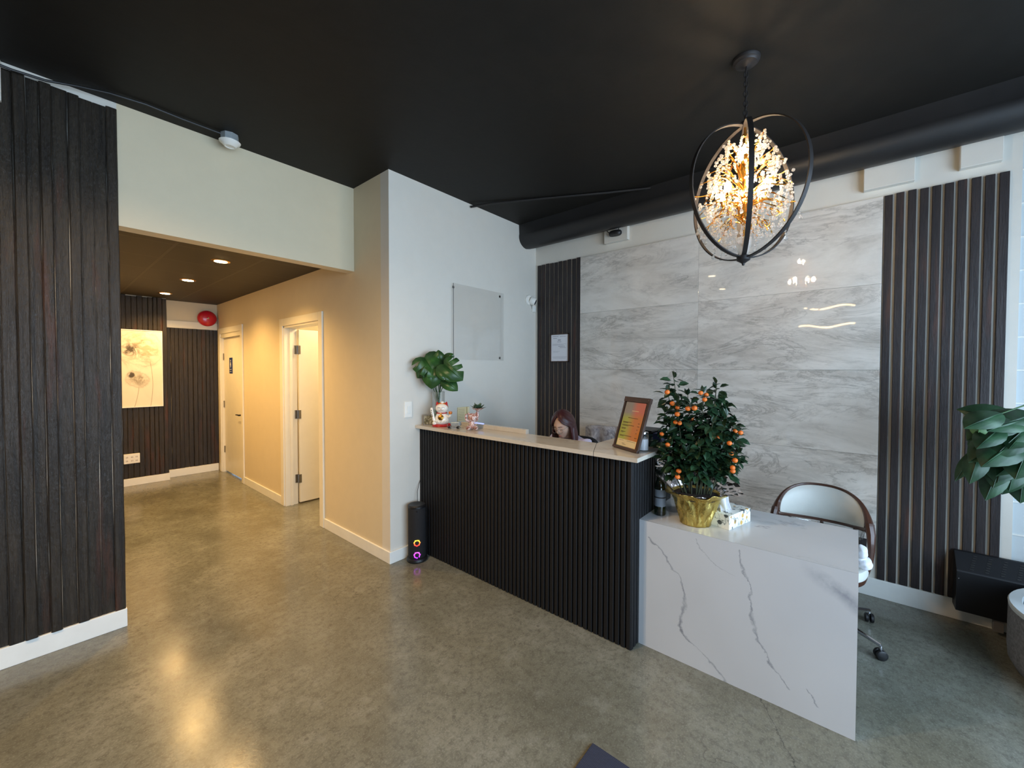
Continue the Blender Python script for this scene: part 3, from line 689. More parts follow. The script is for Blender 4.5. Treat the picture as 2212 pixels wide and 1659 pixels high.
    for p in extra+[Vector((0, 0, 0))]*230:
        if p.length < .1:
            z = rnd.uniform(2.26, 2.80); a = rnd.uniform(0, 2*PI); r_ = rprof(z)*rnd.uniform(.62, .93); p = Vector((cx+r_*math.cos(a), cy+r_*math.sin(a), z))
        for q in range(2): m.ball(p+Vector((rnd.uniform(-.008, .008), rnd.uniform(-.008, .008), -.013*q)), rnd.uniform(.0062, .0095), 1)
    tag(m.build('crystal_beads', M['crystal'], t), kind='stuff')
    # glass bowl with beads at the foot
    MB().lathe([(.0, 0), (.018, .004), (.026, .02), (.034, .05), (.037, .09)], (cx, cy, cz-RR+.015), 20).build('foot_cup', M['crystal'], t, smooth=True, solid=.002)
    # bulbs: six on the arms, two at the top
    B = [(2.505, R(25+60*k), .105) for k in range(6)] + [(2.70, R(20), .036), (2.70, R(200), .036)]
    for z, a, r_ in B:
        x, y = cx+r_*math.cos(a), cy+r_*math.sin(a)
        if r_ > .05:
            m = MB().tube([(cx+.02*math.cos(a), cy+.02*math.sin(a), z-.03), (cx+.06*math.cos(a), cy+.06*math.sin(a), z-.045), (x, y, z-.045), (x, y, z-.028)], .005, 6); m.lathe([(.006, -.03), (.012, -.024), (.011, .002)], (x, y, z), 12)
        else: m = MB().lathe([(.006, -.05), (.012, -.04), (.011, .002)], (x, y, z), 12)
        sk = m.build('bulb_socket', M['brass'], t, smooth=True)
        MB().lathe([(.009, 0), (.014, .012), (.0175, .028), (.015, .044), (.008, .056), (.0, .060)], (x, y, z), 14).build('bulb', M['bulb'], t, smooth=True)
chandelier()

# ------------------------------------------------------------------ counter and desk
def flutes(m, p0, p1, nrm, z0, z1, pitch=.036, w=.0262, d=.014):
    p0, p1, nrm = Vector(p0), Vector(p1), Vector(nrm); L = (p1-p0).length; e = (p1-p0).normalized(); n = int(L/pitch); rnd = random.Random(3)
    for i in range(n+1):
        a = p0+e*i*pitch; b = a+e*min(w, L-i*pitch)
        if (b-a).length < .005: continue
        q = [a, a+nrm*d*.8, a+nrm*d+e*.003, b+nrm*d-e*.003, b+nrm*d*.8, b]
        A = [m.bm.verts.new((v.x, v.y, z0)) for v in q]; B = [m.bm.verts.new((v.x, v.y, z1)) for v in q]
        for k in range(6): m.bm.faces.new((A[k], A[(k+1) % 6], B[(k+1) % 6], B[k]))
        m.bm.faces.new(A); m.bm.faces.new(B)
t = thing('reception_counter', 'tall black fluted reception counter with a cream stone top', 'counter', (2.25, 1.95, 0))
m = MB().box((2.124, .981, 0), (2.30, YS-.001, 1.088)).box((2.30, .981, 0), (2.72, 1.17, 1.088)); m.build('body', M['blkplastic'], t)
m = MB(); flutes(m, (2.124, YS-.002, 0), (2.124, .969, 0), (-1, 0, 0), .004, 1.088); m.build('fluted_front', M['flute'], t)
m = MB(); flutes(m, (2.115, .981, 0), (2.72, .981, 0), (0, -1, 0), .004, 1.088); m.build('fluted_end', M['flute'], t)
MB().poly
m = MB()
def slab(m, pts, z0, z1):
    A = [m.bm.verts.new((x, y, z0)) for x, y in pts]; B = [m.bm.verts.new((x, y, z1)) for x, y in pts]
    for k in range(len(pts)): m.bm.faces.new((A[k], A[(k+1) % len(pts)], B[(k+1) % len(pts)], B[k]))
    m.bm.faces.new(A); m.bm.faces.new(B); return m
slab(m, [(2.064, 1.193), (2.33, 1.322), (2.33, YS-.001), (2.064, YS-.001)], 1.088, 1.114); m.build('countertop', M['counterstone'], t, bevel=.0015)
m = MB(); slab(m, [(2.064, .918), (2.74, .918), (2.74, 1.322), (2.3305, 1.3205), (2.064, 1.1905)], 1.088, 1.113); m.build('countertop', M['counterstone'], t, bevel=.0015)
MB().box((2.3005, 1.175, .72), (2.85, YS-.002, .745)).build('work_surface', M['trim'], t)
tag(bx('cream_ledge', (2.30, 1.90, 1.114), (2.336, 2.62, 1.147), M['counterstone'], None, .002), 'low cream ledge box along the back of the counter beside the figurine', 'ledge')
bx('screen_bar', (2.305, 2.36, 1.1475), (2.32, 2.52, 1.154), M['screenblue']).__setitem__('label', 'thin glowing blue-white strip on the counter ledge beside the figurine'); bpy.data.objects['screen_bar']['category'] = 'light strip'
t = thing('waterfall_desk', 'low white veined stone desk with a full-height front panel', 'desk', (2.5, .47, 0))
def prism_y(prof, y0, y1):
    m = MB(); A = [m.bm.verts.new((x, y0, z)) for x, z in prof]; B = [m.bm.verts.new((x, y1, z)) for x, z in prof]; n = len(prof)
    for i in range(n): m.bm.faces.new((A[i], A[(i+1) % n], B[(i+1) % n], B[i]))
    m.bm.faces.new(A); m.bm.faces.new(B); return m
prism_y([(2.2090, .728), (2.81, .728), (2.81, .699), (2.2380, .699)], -.0185, .9665).build('desk_top', M['quartz'], t)
prism_y([(2.2085, .7275), (2.2085, 0), (2.2375, 0), (2.2375, .6985)], -.0185, .9665).build('front_panel', M['quartz_panel'], t)
MB().box((2.25, .935, 0), (2.79, .965, .698)).build('side_panel', M['trim'], t)

# ------------------------------------------------------------------ things on the walls
t = thing('glass_sign', 'blank clear acrylic sign board held off the wall by four metal studs', 'sign board', (2.8, YS, 1.69))
MB().box((2.467, YS-.034, 1.688), (3.150, YS-.028, 2.396)).build('acrylic_sheet', M['acrylic'], t)
MB().box((2.4645, YS-.0345, 1.688), (2.4668, YS-.0275, 2.396)).build('polished_edge', M['grey'], t)
for x in (2.492, 3.125):
    for z in (1.716, 2.366): MB().lathe([(.0, -.040), (.011, -.040), (.013, -.037), (.013, 0), (.0, 0)], (x, YS, z), 18, Matrix.Rotation(R(-90), 3, 'X') @ Matrix.Scale(-1, 3, (0, 0, 1))).build('standoff_stud', M['grey'], t, smooth=True)
t = thing('security_camera', 'white dome security camera with a black lens on the wall', 'security camera', (3.63, YS, 2.39))
MB().lathe([(.0, .0), (.055, .0), (.057, .012), (.052, .02), (.0, .022)], (3.60, YS, 2.392), 28, Matrix.Rotation(R(90), 3, 'X')).build('mount_plate', M['white'], t, smooth=True)
rot = Matrix.Rotation(R(20), 3, 'Z') @ Matrix.Rotation(R(90), 3, 'X') @ Matrix.Rotation(R(25), 3, 'X') @ Matrix.Rotation(R(15), 3, 'Y')
MB().lathe([(.0, .0), (.038, .004), (.046, .02), (.046, .055), (.042, .066), (.030, .070), (.0, .070)], (3.612, YS-.015, 2.395), 28, rot).build('camera_body', M['white'], t, smooth=True)
MB().lathe([(.031, .066), (.031, .072), (.022, .076), (.0, .076)], (3.612, YS-.015, 2.395), 24, rot).build('camera_lens', M['black'], t, smooth=True)
t = thing('wall_sensor', 'small white square sensor under the security camera', 'sensor', (3.70, YS, 2.26))
MB().box((3.662, YS-.022, 2.262), (3.718, YS, 2.338), .005).build('sensor_case', M['white'], t)
MB().lathe([(.0, .0), (.017, .0), (.017, .006), (.0, .008)], (3.69, YS-.022, 2.296), 18, Matrix.Rotation(R(90), 3, 'X')).build('sensor_knob', M['trim'], t, smooth=True)
MB().tube([(3.66, YS-.006, 2.36), (3.655, YS-.006, 2.32), (3.664, YS-.006, 2.30)], .002, 5).build('sensor_wire', M['grey'], t)
t = thing('light_switch', 'white rocker light switch on the wall left of the counter', 'light switch', (1.993, YS, 1.19))
MB().box((1.957, YS-.008, 1.188), (2.030, YS, 1.322), .003).build('switch_plate', M['white'], t)
MB().box((1.978, YS-.013, 1.222), (2.009, YS-.007, 1.288), .002).build('rocker', M['trim'], t)
t = thing('wall_notepad', 'cream lined note block on the wall behind the figurine', 'notepad', (2.6, YS, 1.10))
MB().box((2.535, YS-.012, 1.098), (2.640, YS, 1.232), .002).build('note_sheet', M['cream_note'], t)
m = MB()
for k in range(7): m.box((2.545, YS-.0128, 1.115+k*.016), (2.618, YS-.0118, 1.1165+k*.016))
m.build('ruled_lines', M['brownink'], t)
MB().box((2.640, YS-.030, 1.165), (2.668, YS, 1.232), .002).build('side_tab', M['cream'], t)
t = thing('framed_certificate', 'white certificate in a thin dark frame hung on the narrow slat panel', 'certificate', (XB-.02, 2.585, 1.68))
m = MB(); X0 = XB-.028
m.box((X0, 2.462, 1.680), (XB-.0155, 2.472, 1.996)).box((X0, 2.700, 1.680), (XB-.0155, 2.710, 1.996)).box((X0, 2.462, 1.680), (XB-.0155, 2.710, 1.690)).box((X0, 2.462, 1.986), (XB-.0155, 2.710, 1.996)); m.build('frame', M['brownframe'], t)
MB().box((X0+.006, 2.471, 1.689), (XB-.0155, 2.701, 1.987)).build('sheet', M['paper'], t)
m = MB(); rnd = random.Random(2)
for z, a, b, h in ((1.966, .02, .10, .006), (1.964, .12, .20, .005), (1.945, .03, .08, .006), (1.925, .095, .13, .012), (1.905, .085, .14, .006), (1.88, .02, .20, .003), (1.87, .02, .17, .003), (1.855, .10, .19, .006), (1.84, .12, .20, .005), (1.80, .03, .12, .002), (1.79, .03, .10, .002), (1.735, .02, .21, .004), (1.722, .03, .20, .003)):
    y = 2.701-a; 
    while y > 2.701-b:
        l = rnd.uniform(.006, .02); m.box((X0+.0053, max(y-l, 2.701-b), z-h/2), (X0+.0059, y, z+h/2)); y -= l+.003
m.build('print', M['inkgrey'], t)
t = thing('power_adapter', 'small black adapter hanging on the white block under the duct', 'adapter', (XB-.09, 1.88, 2.93))
MB().lathe([(.0, -.024), (.044, -.022), (.05, -.012), (.05, .010), (.042, .022), (.0, .024)], (XB-.09, 1.875, 2.945), 24, Matrix.Diagonal((.8, 1.35, 1))).build('adapter_case', M['blkplastic'], t, smooth=True)
for y0, y1 in ((1.93, 1.99), (1.86, 1.83)): MB().tube([(XB-.09, y0, 2.95), (XB-.085, (y0+y1)/2, 2.975), (XB-.08, y1, 3.02)], .004, 6).build('adapter_cord', M['blkplastic'], t)
# hallway end
t = thing('flower_canvas', 'tall pale canvas of two brown-grey flowers hung on the planks', 'painting', (.82, 7.61, 1.07))
MB().box((.505, 7.585, 1.075), (1.133, 7.612, 2.112)).build('canvas', M['painting'], t, origin=(.82, 7.585, 1.075))
m = MB().box((.497, 7.578, 1.066), (1.141, 7.614, 1.075)).box((.497, 7.578, 2.112), (1.141, 7.614, 2.121)).box((.497, 7.578, 1.075), (.505, 7.614, 2.112)).box((1.133, 7.578, 1.075), (1.141, 7.614, 2.112)); m.build('frame', M['white'], t)
t = thing('wall_outlet', 'white multi-socket outlet plate low on the hallway planks', 'outlet', (.81, 7.60, .31))
MB().box((.735, 7.590, .308), (.893, 7.622, .438), .004).build('outlet_plate', M['white'], t)
m = MB()
for x in (.765, .815, .86):
    for z in (.345, .395): m.box((x-.008, 7.588, z-.008), (x-.004, 7.5905, z+.008)).box((x+.004, 7.588, z-.008), (x+.008, 7.5905, z+.008))
m.build('socket_slots', M['brownink'], t)
t = thing('fire_bell', 'round red fire bell on the white wall at the hallway end', 'bell', (1.66, 7.80, 2.26))
rot = Matrix.Rotation(R(90), 3, 'X')
MB().box((1.60, 7.752, 2.29), (1.72, 7.80, 2.43), .004).build('back_box', M['redpl'], t)
MB().lathe([(.117, .04), (.120, .045), (.119, .056), (.108, .076), (.085, .092), (.05, .102), (.0, .105)], (1.685, 7.79, 2.365), 48, rot).build('gong', M['red'], t, smooth=True)
MB().lathe([(.0, .10), (.014, .10), (.014, .108), (.010, .112), (.0, .112)], (1.685, 7.79, 2.365), 20, rot).build('centre_nut', M['chrome'], t, smooth=True)
m = MB().tube([(XH-.010, 7.70, 2.37), (XH-.010, 7.70, 2.10)], .004, 6); tag(m.build('bell_wire', M['grey']), 'thin wire running down beside the fire bell', 'wire')

# ------------------------------------------------------------------ tower speaker and mat
t = thing('tower_speaker', 'black cylindrical tower speaker with two glowing rings on the floor', 'speaker', (2.003, 2.835, 0))
sx, sy = 2.003, 2.835
MB().lathe([(.060, 0), (.082, .003), (.086, .012), (.082, .028), (.070, .036)], (sx, sy, 0), 40).build('base', M['blkplastic'], t, smooth=True)
MB().lathe([(.070, .036), (.0715, .04), (.0715, .442), (.070, .446)], (sx, sy, 0), 40).build('speaker_body', M['fabricblk'], t, smooth=True)
MB().lathe([(.070, .446), (.0735, .448), (.0735, .462), (.066, .470), (.0, .462)], (sx, sy, 0), 40).build('top_cap', M['blkplastic'], t, smooth=True)
an = math.atan2(-sy, -sx)
for z, mt in ((.168, 'ledwarm'), (.068, 'ledpurple')):
    m = MB(); rnd = random.Random(int(z*1000))
    for k in range(15):
        u = 2*PI*k/15+.1
        if mt == 'ledpurple' and k in (6,): continue
        for s_ in range(2):
            v = u+s_*.13; q = .0215+.003*s_*(k % 2); al = math.sin(v)*q; zz = z+math.cos(v)*q
            th = an+al/.072; m.ball((sx+.0725*math.cos(th), sy+.0725*math.sin(th), zz), .0044, 1)
    m.build('light_ring', M[mt], t, origin=(sx, sy, z))
    th = an; MB().lathe([(.0, .0), (.015, .0), (.012, .003), (.0, .004)], (sx+.0705*math.cos(th), sy+.0705*math.sin(th), z), 20, Matrix.Rotation(th, 3, 'Z') @ Matrix.Rotation(R(90), 3, 'Y')).build('driver', M['blkplastic'], t, smooth=True)
m = MB().box((sx+.0735*math.cos(an)-.004, sy+.0735*math.sin(an)-.004, .425), (sx+.0735*math.cos(an)+.004, sy+.0735*math.sin(an)+.004, .433), .001); m.build('port', M['black'], t)
tag(MB().tube([(sx+.045, sy+.055, .455), (sx+.05, sy+.062, .50), (sx+.055, sy+.07, .545), (sx+.085, sy+.09, .60), (2.118, 2.938, .64)], .0025, 6).build('speaker_cord', M['black'], smooth=True), 'thin black cord rising from the tower speaker behind the counter', 'cord')
t = thing('floor_mat', 'dark navy ribbed mat corner at the bottom edge of the photo', 'mat', (1.05, .40, 0))
MB().box((.30, -.55, .0005), (1.478, .848, .009), .003).build('mat_pile', M['mat'], t)
# the tip of a white printed letter at the frame edge
m = slab(MB(), [(1.352, .672), (1.372, .690), (1.395, .683), (1.400, .655), (1.330, .56), (1.29, .56)], .0088, .0102); m.build('printed_letter', M['white'], t)

# ------------------------------------------------------------------ small things on the counter
CT = 1.114
t = thing('photo_block', 'small framed picture standing at the wall end of the counter', 'picture', (2.15, 2.89, CT))
rz = Matrix.Rotation(R(38), 3, 'Z')
def yawbox(lo, hi, c, rzm, bev=0):
    m = MB().box(lo, hi, bev); m.bm.transform(Matrix.Translation(c) @ rzm.to_4x4()); return m
c = Vector((2.150, 2.868, CT)); rz = Matrix.Rotation(R(48), 3, 'Z')
yawbox((-.006, -.045, 0), (.006, .045, .088), c, rz, .002).build('frame', M['grey'], t)
yawbox((-.0068, -.040, .005), (-.0058, .040, .083), c, rz).build('print', M['photo'], t)
def cat():
    t = thing('lucky_cat', 'white and orange waving lucky cat ornament on a red base', 'figurine', (2.170, 2.715, CT), R(222))
    def P(mb, n, mt, par=t, **k): return mb.build(n, M[mt], par, world=False, smooth=True, **k)
    # local: +x is the way it faces
    P(MB().lathe([(.0, 0), (.072, 0), (.078, .006), (.074, .016), (.055, .022), (.0, .022)], (0, 0, 0), 32, Matrix.Diagonal((.8, 1.05, 1))), 'base', 'redpl')
    P(MB().lathe([(.0, .020), (.050, .020), (.060, .03), (.062, .05), (.055, .08), (.042, .105), (.034, .118), (.0, .122)], (0, 0, 0), 28, Matrix.Diagonal((.8, 1, 1))), 'body', 'catwhite')
    hd = P(MB().ball((0, 0, .152), .048, 3, (.85, 1.12, .88)), 'head', 'catwhite')
    P(MB().ball((-.012, 0, .160), .049, 3, (.85, 1.09, .86)), 'orange_patch', 'orange', hd)
    for s in (-1, 1):
        P(MB().lathe([(.016, 0), (.012, .014), (.004, .028), (.0, .031)], (-.004, s*.034, .178), 10, Matrix.Rotation(R(-s*14), 3, 'X')), 'ear', 'redpl', hd)
        m = MB().tube([(.0405, s*.018+.012*math.cos(a), .156+.006*math.sin(a)) for a in [PI*k/6 for k in range(7)]], .0012, 5); P(m, 'closed_eye', 'black', hd)
    P(MB().ball((.044, 0, .148), .003, 1), 'nose', 'redpl', hd)
    m = MB().tube([(.040, -.02, .140), (.044, -.008, .136), (.044, 0, .141), (.044, .008, .136), (.040, .02, .140)], .0010, 5); P(m, 'mouth', 'brownink', hd)
    P(MB().ball((.0, .004, .200), .014, 2, (1, 1.1, .9)), 'top_bead', 'catwhite', hd)
    P(MB().tube([(.034*math.cos(a), .044*math.sin(a), .113) for a in [2*PI*k/24 for k in range(24)]], .0045, 6, closed=True), 'collar', 'redpl')
    P(MB().ball((.036, 0, .108), .008, 2), 'bell', 'brass')
    P(MB().lathe([(.0, 0), (.022, .0), (.024, .004), (.0, .008)], (.044, 0, .078), 16, Matrix.Rotation(R(80), 3, 'Y')), 'coin', 'brass')
    P(MB().tube([(.040, -.044, .052), (.050, -.022, .044), (.053, 0, .041), (.050, .022, .044), (.040, .044, .052)], .009, 8), 'belly_sash', 'catwhite')
    m = MB()
    for k in (-1, 0, 1): m.tube([(.060-abs(k)*.005, k*.022-.008, .048), (.063-abs(k)*.005, k*.022, .043), (.060-abs(k)*.005, k*.022+.008, .048)], .0016, 5)
    P(m, 'sash_marks', 'black')
    # paddle arm on its right-hand side as seen, coin on the other
    arm = P(MB().tube([(.025, -.050, .045), (.030, -.062, .060), (.030, -.066, .085), (.028, -.074, .115), (.024, -.080, .145), (.022, -.082, .158)], [.014, .013, .010, .012, .0125, .009], 10), 'paddle_arm', 'catwhite')
    m = MB()
    for k in range(4): m.ball((.040, -.069-.0035*k, .092+.0155*k), .0042, 1, (.5, 1, 1.2))
    P(m, 'paddle_marks', 'black', arm)
    P(MB().ball((.026, -.056, .030), .019, 2, (.8, 1, .9)), 'paw', 'catwhite')
    P(MB().tube([(.012, .040, .092), (.028, .060, .082), (.036, .074, .090), (.036, .076, .102)], [.012, .011, .010, .011], 8), 'raised_arm', 'catwhite')
    P(MB().lathe([(.0, 0), (.013, .001), (.016, .010), (.014, .022), (.0, .026)], (.036, .077, .106), 14), 'orange_pot', 'orange')
    P(MB().tube([(.0495, -.055, .006), (.054, -.060, .001)], .0012, 5), 'red_tag', 'redpl')
cat()
t = thing('toy_cart', 'small grey metal cart ornament right of the lucky cat', 'ornament', (2.155, 2.545, CT), R(122))
MB().box((-.052, -.012, .022), (.020, .012, .050), .003).build('tank', M['galv'], t, world=False)
MB().tube([(-.052, 0, .046), (-.062, 0, .044), (-.066, 0, .036), (-.062, 0, .028), (-.052, 0, .026)], .002, 6).build('handle', M['grey'], t, world=False)
MB().box((.024, -.011, .010), (.052, .011, .040), .004).build('cab', M['vaseglass'], t, world=False)
MB().ball((.038, 0, .034), .009, 2).build('driver_head', M['redpl'], t, world=False)
MB().box((-.054, -.014, .008), (.054, .014, .014), .002).build('chassis', M['grey'], t, world=False)
for x in (-.036, .034):
    for s in (-1, 1): MB().lathe([(.0, -.003), (.009, -.003), (.009, .003), (.0, .003)], (x, s*.015, .0092), 14, Matrix.Rotation(R(90), 3, 'X')).build('wheel', M['blkplastic'], t, world=False)
def bear():
    t = thing('bear_figurine', 'brown marbled seated bear figurine holding up a bowl of succulents', 'figurine', (2.200, 2.375, CT), R(228))
    def P(mb, n, mt='bear', par=t, **k): return mb.build(n, M[mt], par, world=False, smooth=True, **k)
    m = MB(); m.ball((0, 0, .030), .030, 2, (1.05, 1, 1)); P(m, 'body')
    for s in (-1, 1): P(MB().tube([(0, s*.022, .020), (.030, s*.034, .017), (.045, s*.030, .018), (.050, s*.027, .024)], [.017, .017, .016, .012], 10), 'leg')
    P(MB().tube([(0, 0, .045), (0, 0, .068)], [.022, .017], 12), 'chest')
    hd = P(MB().ball((0, .004, .098), .036, 3, (.95, 1.1, .95)), 'head')
    P(MB().ball((.030, .004, .090), .014, 2, (.8, 1.1, .8)), 'muzzle', 'bear', hd)
    for s in (-1, 1): P(MB().ball((.0, .004+s*.030, .126), .012, 2, (.6, 1, 1)), 'ear', 'bear', hd)
    P(MB().tube([(0, -.018, .062), (.004, -.044, .078), (.006, -.050, .105), (.003, -.044, .128)], [.010, .010, .009, .008], 8), 'arm')
    P(MB().tube([(0, .018, .062), (.004, .040, .080), (.005, .047, .112), (.003, .042, .146)], [.010, .010, .009, .009], 8), 'arm')
    b = P(MB().lathe([(.010, .0), (.016, .008), (.044, .022), (.050, .028), (.046, .028), (.0, .018)], (.0, .046, .146), 20), 'bowl')
    rnd = random.Random(4)
    for k in range(34):
        a = k*2.4; el = R(10+58*((k % 8)/8)); l = .044+.024*((k*7) % 5)/5
        c0 = Vector((.0, .046, .166)); d = Vector((math.cos(a)*math.cos(el), math.sin(a)*math.cos(el), math.sin(el)*.8)); s_ = d.cross(Vector((0, 0, 1))).normalized(); n_ = s_.cross(d)
        m = MB(); p0 = c0+d*.008
        vs = [p0, p0+d*l*.5+s_*.009, p0+d*l, p0+d*l*.5-s_*.009]; m.poly([vs[0], vs[1]+n_*.004, vs[2]+n_*.006]); m.poly([vs[0], vs[2]+n_*.006, vs[3]+n_*.004]); m.poly([vs[0], vs[1]-n_*.003, vs[2]+n_*.006]); m.poly([vs[0], vs[2]+n_*.006, vs[3]-n_*.003])
        P(m, 'succulent_leaf', 'succulent', b)
bear()

# broad leaves
def leaf_mesh(m, base, tip_dir, nrm, L, W, slits=(), cup=.12, droop=.12, heart=True):
    """leaf with a midrib; outline cut by slits; slightly cupped"""
    t = Vector(tip_dir).normalized(); n = Vector(nrm); n = (n-t*n.dot(t)).normalized(); s = n.cross(t)
    if heart: hp = [(.0, .0), (-.10, .10), (-.13, .24), (-.06, .38), (.08, .47), (.26, .5), (.46, .46), (.64, .37), (.80, .25), (.92, .11), (1, 0)]
    else: hp = [(.0, .0), (.04, .12), (.14, .27), (.28, .40), (.44, .48), (.60, .47), (.74, .38), (.86, .24), (.95, .09), (1, 0)]
    dense = []
    for (a, b), (c, d) in zip(hp, hp[1:]):
        for k in range(4): dense.append((a+(c-a)*k/4, b+(d-b)*k/4))
    dense.append(hp[-1])
    def P(x, y):
        z = -droop*x*x*L + cup*abs(y)*L*.5 - .5*cup*(abs(y)**2)*L*2
        return Vector(base) + t*x*L + s*y*W*2*.5 + n*z
    for side in (1, -1):
        out = []; N = len(dense)
        sl = {int(q*(N-1)): (dep, wd) for (sd, q, dep, wd) in slits if sd == side}
        i = 0
        while i < N:
            x, y = dense[i]
            if i in sl:
                dep, wd = sl[i]; k = max(1, wd); out.append((x, y)); out.append((max(.07, x*.93-.05), y*(1-dep)))
                i += k; continue
            out.append((x, y)); i += 1
        rib = [(1-k/8, 0) for k in range(1, 8)]
        vs = [m.bm.verts.new(P(x, y*side)) for x, y in out+rib]
        for tri in tessellate_polygon([[Vector((x, y, 0)) for x, y in out+rib]]):
            try: m.bm.faces.new([vs[q] for q in tri])
            except ValueError: pass
    # raised midrib
    pts = [P(k/8, 0)+n*.001 for k in range(9)]; m.tube(pts, [.0016*(1.3-k/9) for k in range(9)], 5)
    return m
def monstera():
    vx, vy = 2.235, 2.840
    v = thing('glass_vase', 'tall clear glass vase behind the lucky cat', 'vase', (vx, vy, CT))
    MB().lathe([(.0, .0), (.050, .0), (.054, .006), (.054, .285), (.052, .288), (.049, .285), (.049, .012), (.0, .010)], (vx, vy, CT), 32).build('vase_wall', M['vaseglass'], v, smooth=True)
    MB().lathe([(.0, .0115), (.0480, .0125), (.0480, .13), (.0, .13)], (vx, vy, CT), 28).build('water', M['water'], v, smooth=True)
    t = thing('monstera_cutting', 'bunch of glossy split green leaves standing in the glass vase', 'plant', (vx, vy, CT+.02))
    toC = Vector((-.62, -.78, 0))
    rt = Vector((.632, -.775, 0)); up = Vector((0, 0, 1))
    # leaf stem joint (right, height), tip (right, height), forward offset, tilt, full length, width, slits
    LV = [((-.120, .582), (-.045, .470), .05, (.25, .5), .205, .285, [(-1, .40, .74, 3), (-1, .58, .74, 3), (-1, .74, .6, 2)]),
          ((-.085, .520), (-.165, .425), .02, (.1, .3), .150, .150, [(1, .5, .55, 2), (-1, .62, .5, 2)]),
          ((.012, .530), (.0, .640), -.01, (.0, .2), .120, .120, []),
          ((-.045, .478), (-.058, .325), .07, (.05, .35), .165, .195, [(-1, .62, .2, 1)]),
          ((.045, .525), (.195, .400), .06, (-.1, .4), .215, .235, [(1, .42, .62, 2), (1, .56, .72, 3), (1, .70, .70, 3), (-1, .6, .3, 1)]),
          ((.060, .575), (.125, .610), .0, (-.1, .3), .085, .075, []),
          ((.055, .390), (.165, .300), .05, (.1, .3), .145, .130, []),
          ((-.005, .500), (.030, .385), .0, (.1, .2), .130, .135, [(1, .5, .5, 2)])]
    for i, (A_, T_, fo, (nx, nz), L, W, sl) in enumerate(LV):
        b = Vector((vx, vy, CT-.02)) + rt*A_[0] + up*(A_[1]+.02) + toC*(.055+fo); e = Vector((vx, vy, CT-.02)) + rt*T_[0] + up*(T_[1]+.02) + toC*(.07+fo)
        leaf_mesh(MB(), b, e-b, toC + rt*nx + up*nz, L, W, sl, .10, .06).build('leaf', M['monstera'], t, smooth=True, angle=50, solid=.0008)
        f = Vector((vx-.028*math.sin(i*2), vy-.02*math.cos(i*1.7), CT+.03)); mid = Vector((vx, vy, CT+.27)) + rt*(A_[0]*.25) + Vector((.01*math.sin(i), 0, 0))
        MB().tube([f, f.lerp(mid, .5), mid, mid.lerp(b, .5)+rt*A_[0]*.1, b], .0036, 7).build('stalk', M['monstera'], t, smooth=True)
monstera()

